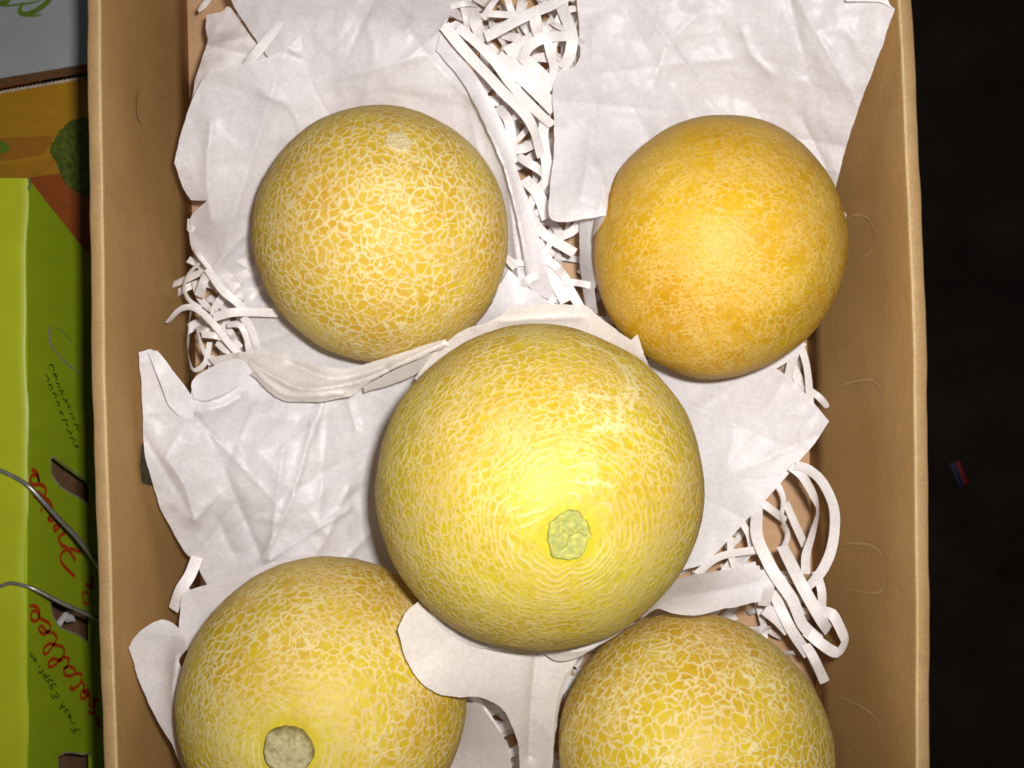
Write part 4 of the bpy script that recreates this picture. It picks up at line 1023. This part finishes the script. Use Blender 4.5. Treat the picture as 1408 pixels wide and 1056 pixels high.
def script(text, start, end, xh, up):
    rd = np.array(end, float) - np.array(start, float); tot = sum((1.25 if c in 'FE' else 0.78 if c != ' ' else 0.6) for c in text)
    u = rd / tot; upv = np.array(up, float); upv = upv / np.linalg.norm(upv) * xh; x = 0; out = []
    for c in text:
        if c != ' ':
            for s_ in GL[c]: out.append([tuple(np.array(start) + u * (x + a) + upv * b) for a, b in s_])
        x += (1.25 if c in 'FE' else 0.78 if c != ' ' else 0.6)
    return out
letters('fresh_egyptian_lettering', script('Fresh Egyptian', (110.5, 1006), (40, 894), 4.6, (-0.85, 0.52)), 0.0009, 'green_ink')
# two lines of small joined up writing in another script
sq = []
for (xa, ya, xb, yb, sd) in ((69, 501, 106, 592, 1), (61, 514, 103, 615, 2)):
    r2 = np.random.RandomState(sd); k = 0; x = 0.0
    d = np.array([xb - xa, yb - ya]); nrm = np.array([-d[1], d[0]]) / np.linalg.norm(d)
    while x < 0.97:
        L = 0.07 + 0.07 * r2.rand(); pts = []
        for j in range(7): pts.append(tuple(np.array([xa, ya]) + d * min(1, x + L * j / 6) + nrm * ((r2.rand() - .5) * 5.0 + (2 if j in (0, 6) else 0))))
        sq.append(pts)
        if r2.rand() > .3:
            q = np.array([xa, ya]) + d * (x + L / 2) + nrm * (4 if r2.rand() > .5 else -4); sq.append([tuple(q), tuple(q + np.array([0.6, 1.2]))])
        x += L + 0.035
letters('small_script_lettering', sq, 0.0009, 'black_ink')

# ------------------------------------------------------------------ wires tied over the green carton
def tube(pts, r, label, seg=10):
    c = catmull(pts, 3.0)
    A = np.stack([(c[:, 0] - 704) * c[:, 2] / FPX, (528 - c[:, 1]) * c[:, 2] / FPX, H - c[:, 2]], 1)
    V = []; F = []; n = len(A)
    for i in range(n):
        t = A[min(i + 1, n - 1)] - A[max(i - 1, 0)]; t /= np.linalg.norm(t)
        s = np.cross(t, [0, 0, 1.0]); s /= np.linalg.norm(s); q = np.cross(t, s)
        for k in range(seg):
            a = 2 * math.pi * k / seg; V.append(A[i] + (s * math.cos(a) + q * math.sin(a)) * r)
    for i in range(n - 1):
        for k in range(seg): a = i * seg + k; b = i * seg + (k + 1) % seg; F.append((a, b, b + seg, a + seg))
    F.append(tuple(range(seg))); F.append(tuple(range((n - 1) * seg, n * seg))[::-1])
    return tag(mesh_obj('tie_wire', V, F, M['wire']), label, 'wire', 'wires tied over the green carton')
# third value is the distance below the camera
tube([(-420, 610, .6772), (-200, 618, .6770), (-30, 640, .6770), (0, 647, .6765), (22, 657, .6765), (40, 669, .6755), (60, 690, .680), (80, 712, .688), (105, 738, .700), (130, 770, .715), (150, 800, .73)], 0.00155, 'upper bare grey wire crossing the green carton over the word Fruits')
tube([(-420, 835, .6772), (-200, 826, .6770), (-30, 812, .6770), (0, 806, .6765), (12, 802, .6765), (24, 803, .6760), (45, 809, .6765), (75, 824, .684), (100, 836, .692), (130, 849, .705), (150, 860, .72)], 0.00135, 'lower bare grey wire crossing the green carton above Vegetables')

# ------------------------------------------------------------------ orange and white cartons behind
def PD(px, py, D): return Vector(((px - 704.0) * D / FPX, (528.0 - py) * D / FPX, H - D))
OD = 0.80
def prism(name, top, depth, mat, parent, mside=None):
    n = len(top); V = [Vector(p) for p in top] + [Vector(p) - Vector((0, 0, depth)) for p in top]
    F = [tuple(range(n))[::-1], tuple(range(n, 2 * n))]; mi = [0, 1]
    for i in range(n): F.append((i, (i + 1) % n, (i + 1) % n + n, i + n)); mi.append(1)
    o = mesh_obj(name, rel(parent, V), F, [mat, mside or mat], parent, False, mi)
    bm = bmesh.new(); bm.from_mesh(o.data); bmesh.ops.recalc_face_normals(bm, faces=bm.faces); bm.to_mesh(o.data); bm.free()
    return o
orange = tag(empty('orange_carton', PD(0, 240, OD + .3)), 'orange printed produce carton with dark green foliage picture, behind the green carton', 'cardboard box')
prism('carton_body', [PD(-220, 163, OD), PD(170, 96, OD), PD(200, 420, OD), PD(-190, 480, OD)], 0.26, M['orange_print'], orange, M['edge_brown'])
def flat(pts, D, mat, name, parent, lift):
    V = [PD(a, b, D - lift) for a, b in pts]; return mesh_obj(name, rel(parent, V), [tuple(range(len(V)))[::-1]], mat, parent, False)
flat([(-60, 193), (40, 188), (75, 186), (60, 213), (0, 222), (-60, 222)], OD, M['orange_dark'], 'printed_band', orange, .0004)
flat([(40, 244), (86, 238), (150, 228), (170, 330), (115, 345), (60, 280)], OD, M['red_print'], 'printed_band', orange, .0006)
flat([(-60, 228), (30, 226), (78, 214), (84, 236), (40, 246), (-60, 252)], OD, mat_plain('amber_print', (0.36, 0.165, 0.010), 0.5, 0.1, 150), 'printed_band', orange, .0005)
lf = catmull([(112, 162), (95, 168), (84, 178), (74, 192), (68, 206), (76, 222), (84, 240), (92, 256), (104, 264), (118, 268)], 3)
lf = [(a + (rs.rand() - .5) * 2.6, b + (rs.rand() - .5) * 2.6) for a, b in lf] + [(130, 268), (130, 162)]
flat(lf, OD, M['leaf_print'], 'printed_foliage', orange, .0009)
lf2 = [(-20, 196), (4, 193), (10, 197), (14, 203), (8, 210), (-20, 213)]
flat(lf2, OD, M['script_green'], 'printed_leaf', orange, .0009)
# raw corrugated cut edge: a pale zigzag along the top border
ez = []
for k in range(90):
    a = -100 + 2.6 * k; yb = 127 - 0.176 * a
    ez.append((a, yb + (1.1 if k % 2 else -1.1)))
v, f = strip_on('', [PD(a, b, OD - .003) for a, b in ez], 0.0019, (0, 0, 1), None, None, 0, False)
mesh_obj('corrugated_edge', rel(orange, v), f, M['edge_pale'], orange, False)
flat([(-100, 128), (58, 103), (58, 111), (-100, 140)], OD - .004, M['red_print'], 'folded_flap', orange, .0004)
white = tag(empty('white_carton', PD(0, 40, 1.0)), 'white coated carton with a green script flourish, at the top left corner', 'cardboard box')
prism('carton_body', [PD(-200, 141, .772), PD(190, 76, .772), PD(140, -240, .772), PD(-250, -180, .772)], 0.018, M['white_board'], white, M['edge_brown'])
sw = [[(-12, 4), (0, 7), (12, 8), (30, 6), (45, 4), (58, 0)], [(75, -14), (70, -2), (60, 8), (48, 16), (36, 20), (28, 17), (29, 9), (34, 4)], [(28, 18), (38, 22), (50, 22), (57, 20)]]
pr = []
for k, (s_, w_) in enumerate(zip(sw, (.0016, .0040, .0016))):
    c = catmull(s_, 2); v, f = strip_on('', [PD(a, b, .772) for a, b in c], w_, (0, 0, 1), None, None, .0005 + .0001 * k, True); pr.append((v, f))
c = catmull([(-12, 2), (0, 5), (11, 2), (12, -6)], 2); pr.append(strip_on('', [PD(a, b, .772) for a, b in c], .004, (0, 0, 1), None, None, .0009, True))
v, f = join(pr); mesh_obj('script_lettering', rel(white, v), f, M['script_green'], white, False)

# ------------------------------------------------------------------ litter on the ground
Dg = H + 0.80
def gp(px, py, z=0.004): D = Dg - z; return Vector(((px - 704) * D / FPX, (528 - py) * D / FPX, H - D))
sc = tag(empty('paper_scrap', gp(1318, 652, 0)), 'small red and blue printed scrap lying on the dark ground', 'scrap')
for nm, q, mt in (('blue_half', [(1304, 637), (1312, 635), (1326, 667), (1320, 671)], 'scrap_blue'), ('red_half', [(1312, 635), (1320, 634), (1333, 664), (1326, 667)], 'scrap_red')):
    vv = [gp(a, b, 0.004 + 0.003 * (i % 2)) for i, (a, b) in enumerate(q)] + [gp(a, b, 0.0025 + 0.003 * (i % 2)) for i, (a, b) in enumerate(q)]
    mesh_obj(nm, rel(sc, vv), [(3, 2, 1, 0), (4, 5, 6, 7), (0, 1, 5, 4), (1, 2, 6, 5), (2, 3, 7, 6), (3, 0, 4, 7)], M[mt], sc, False)
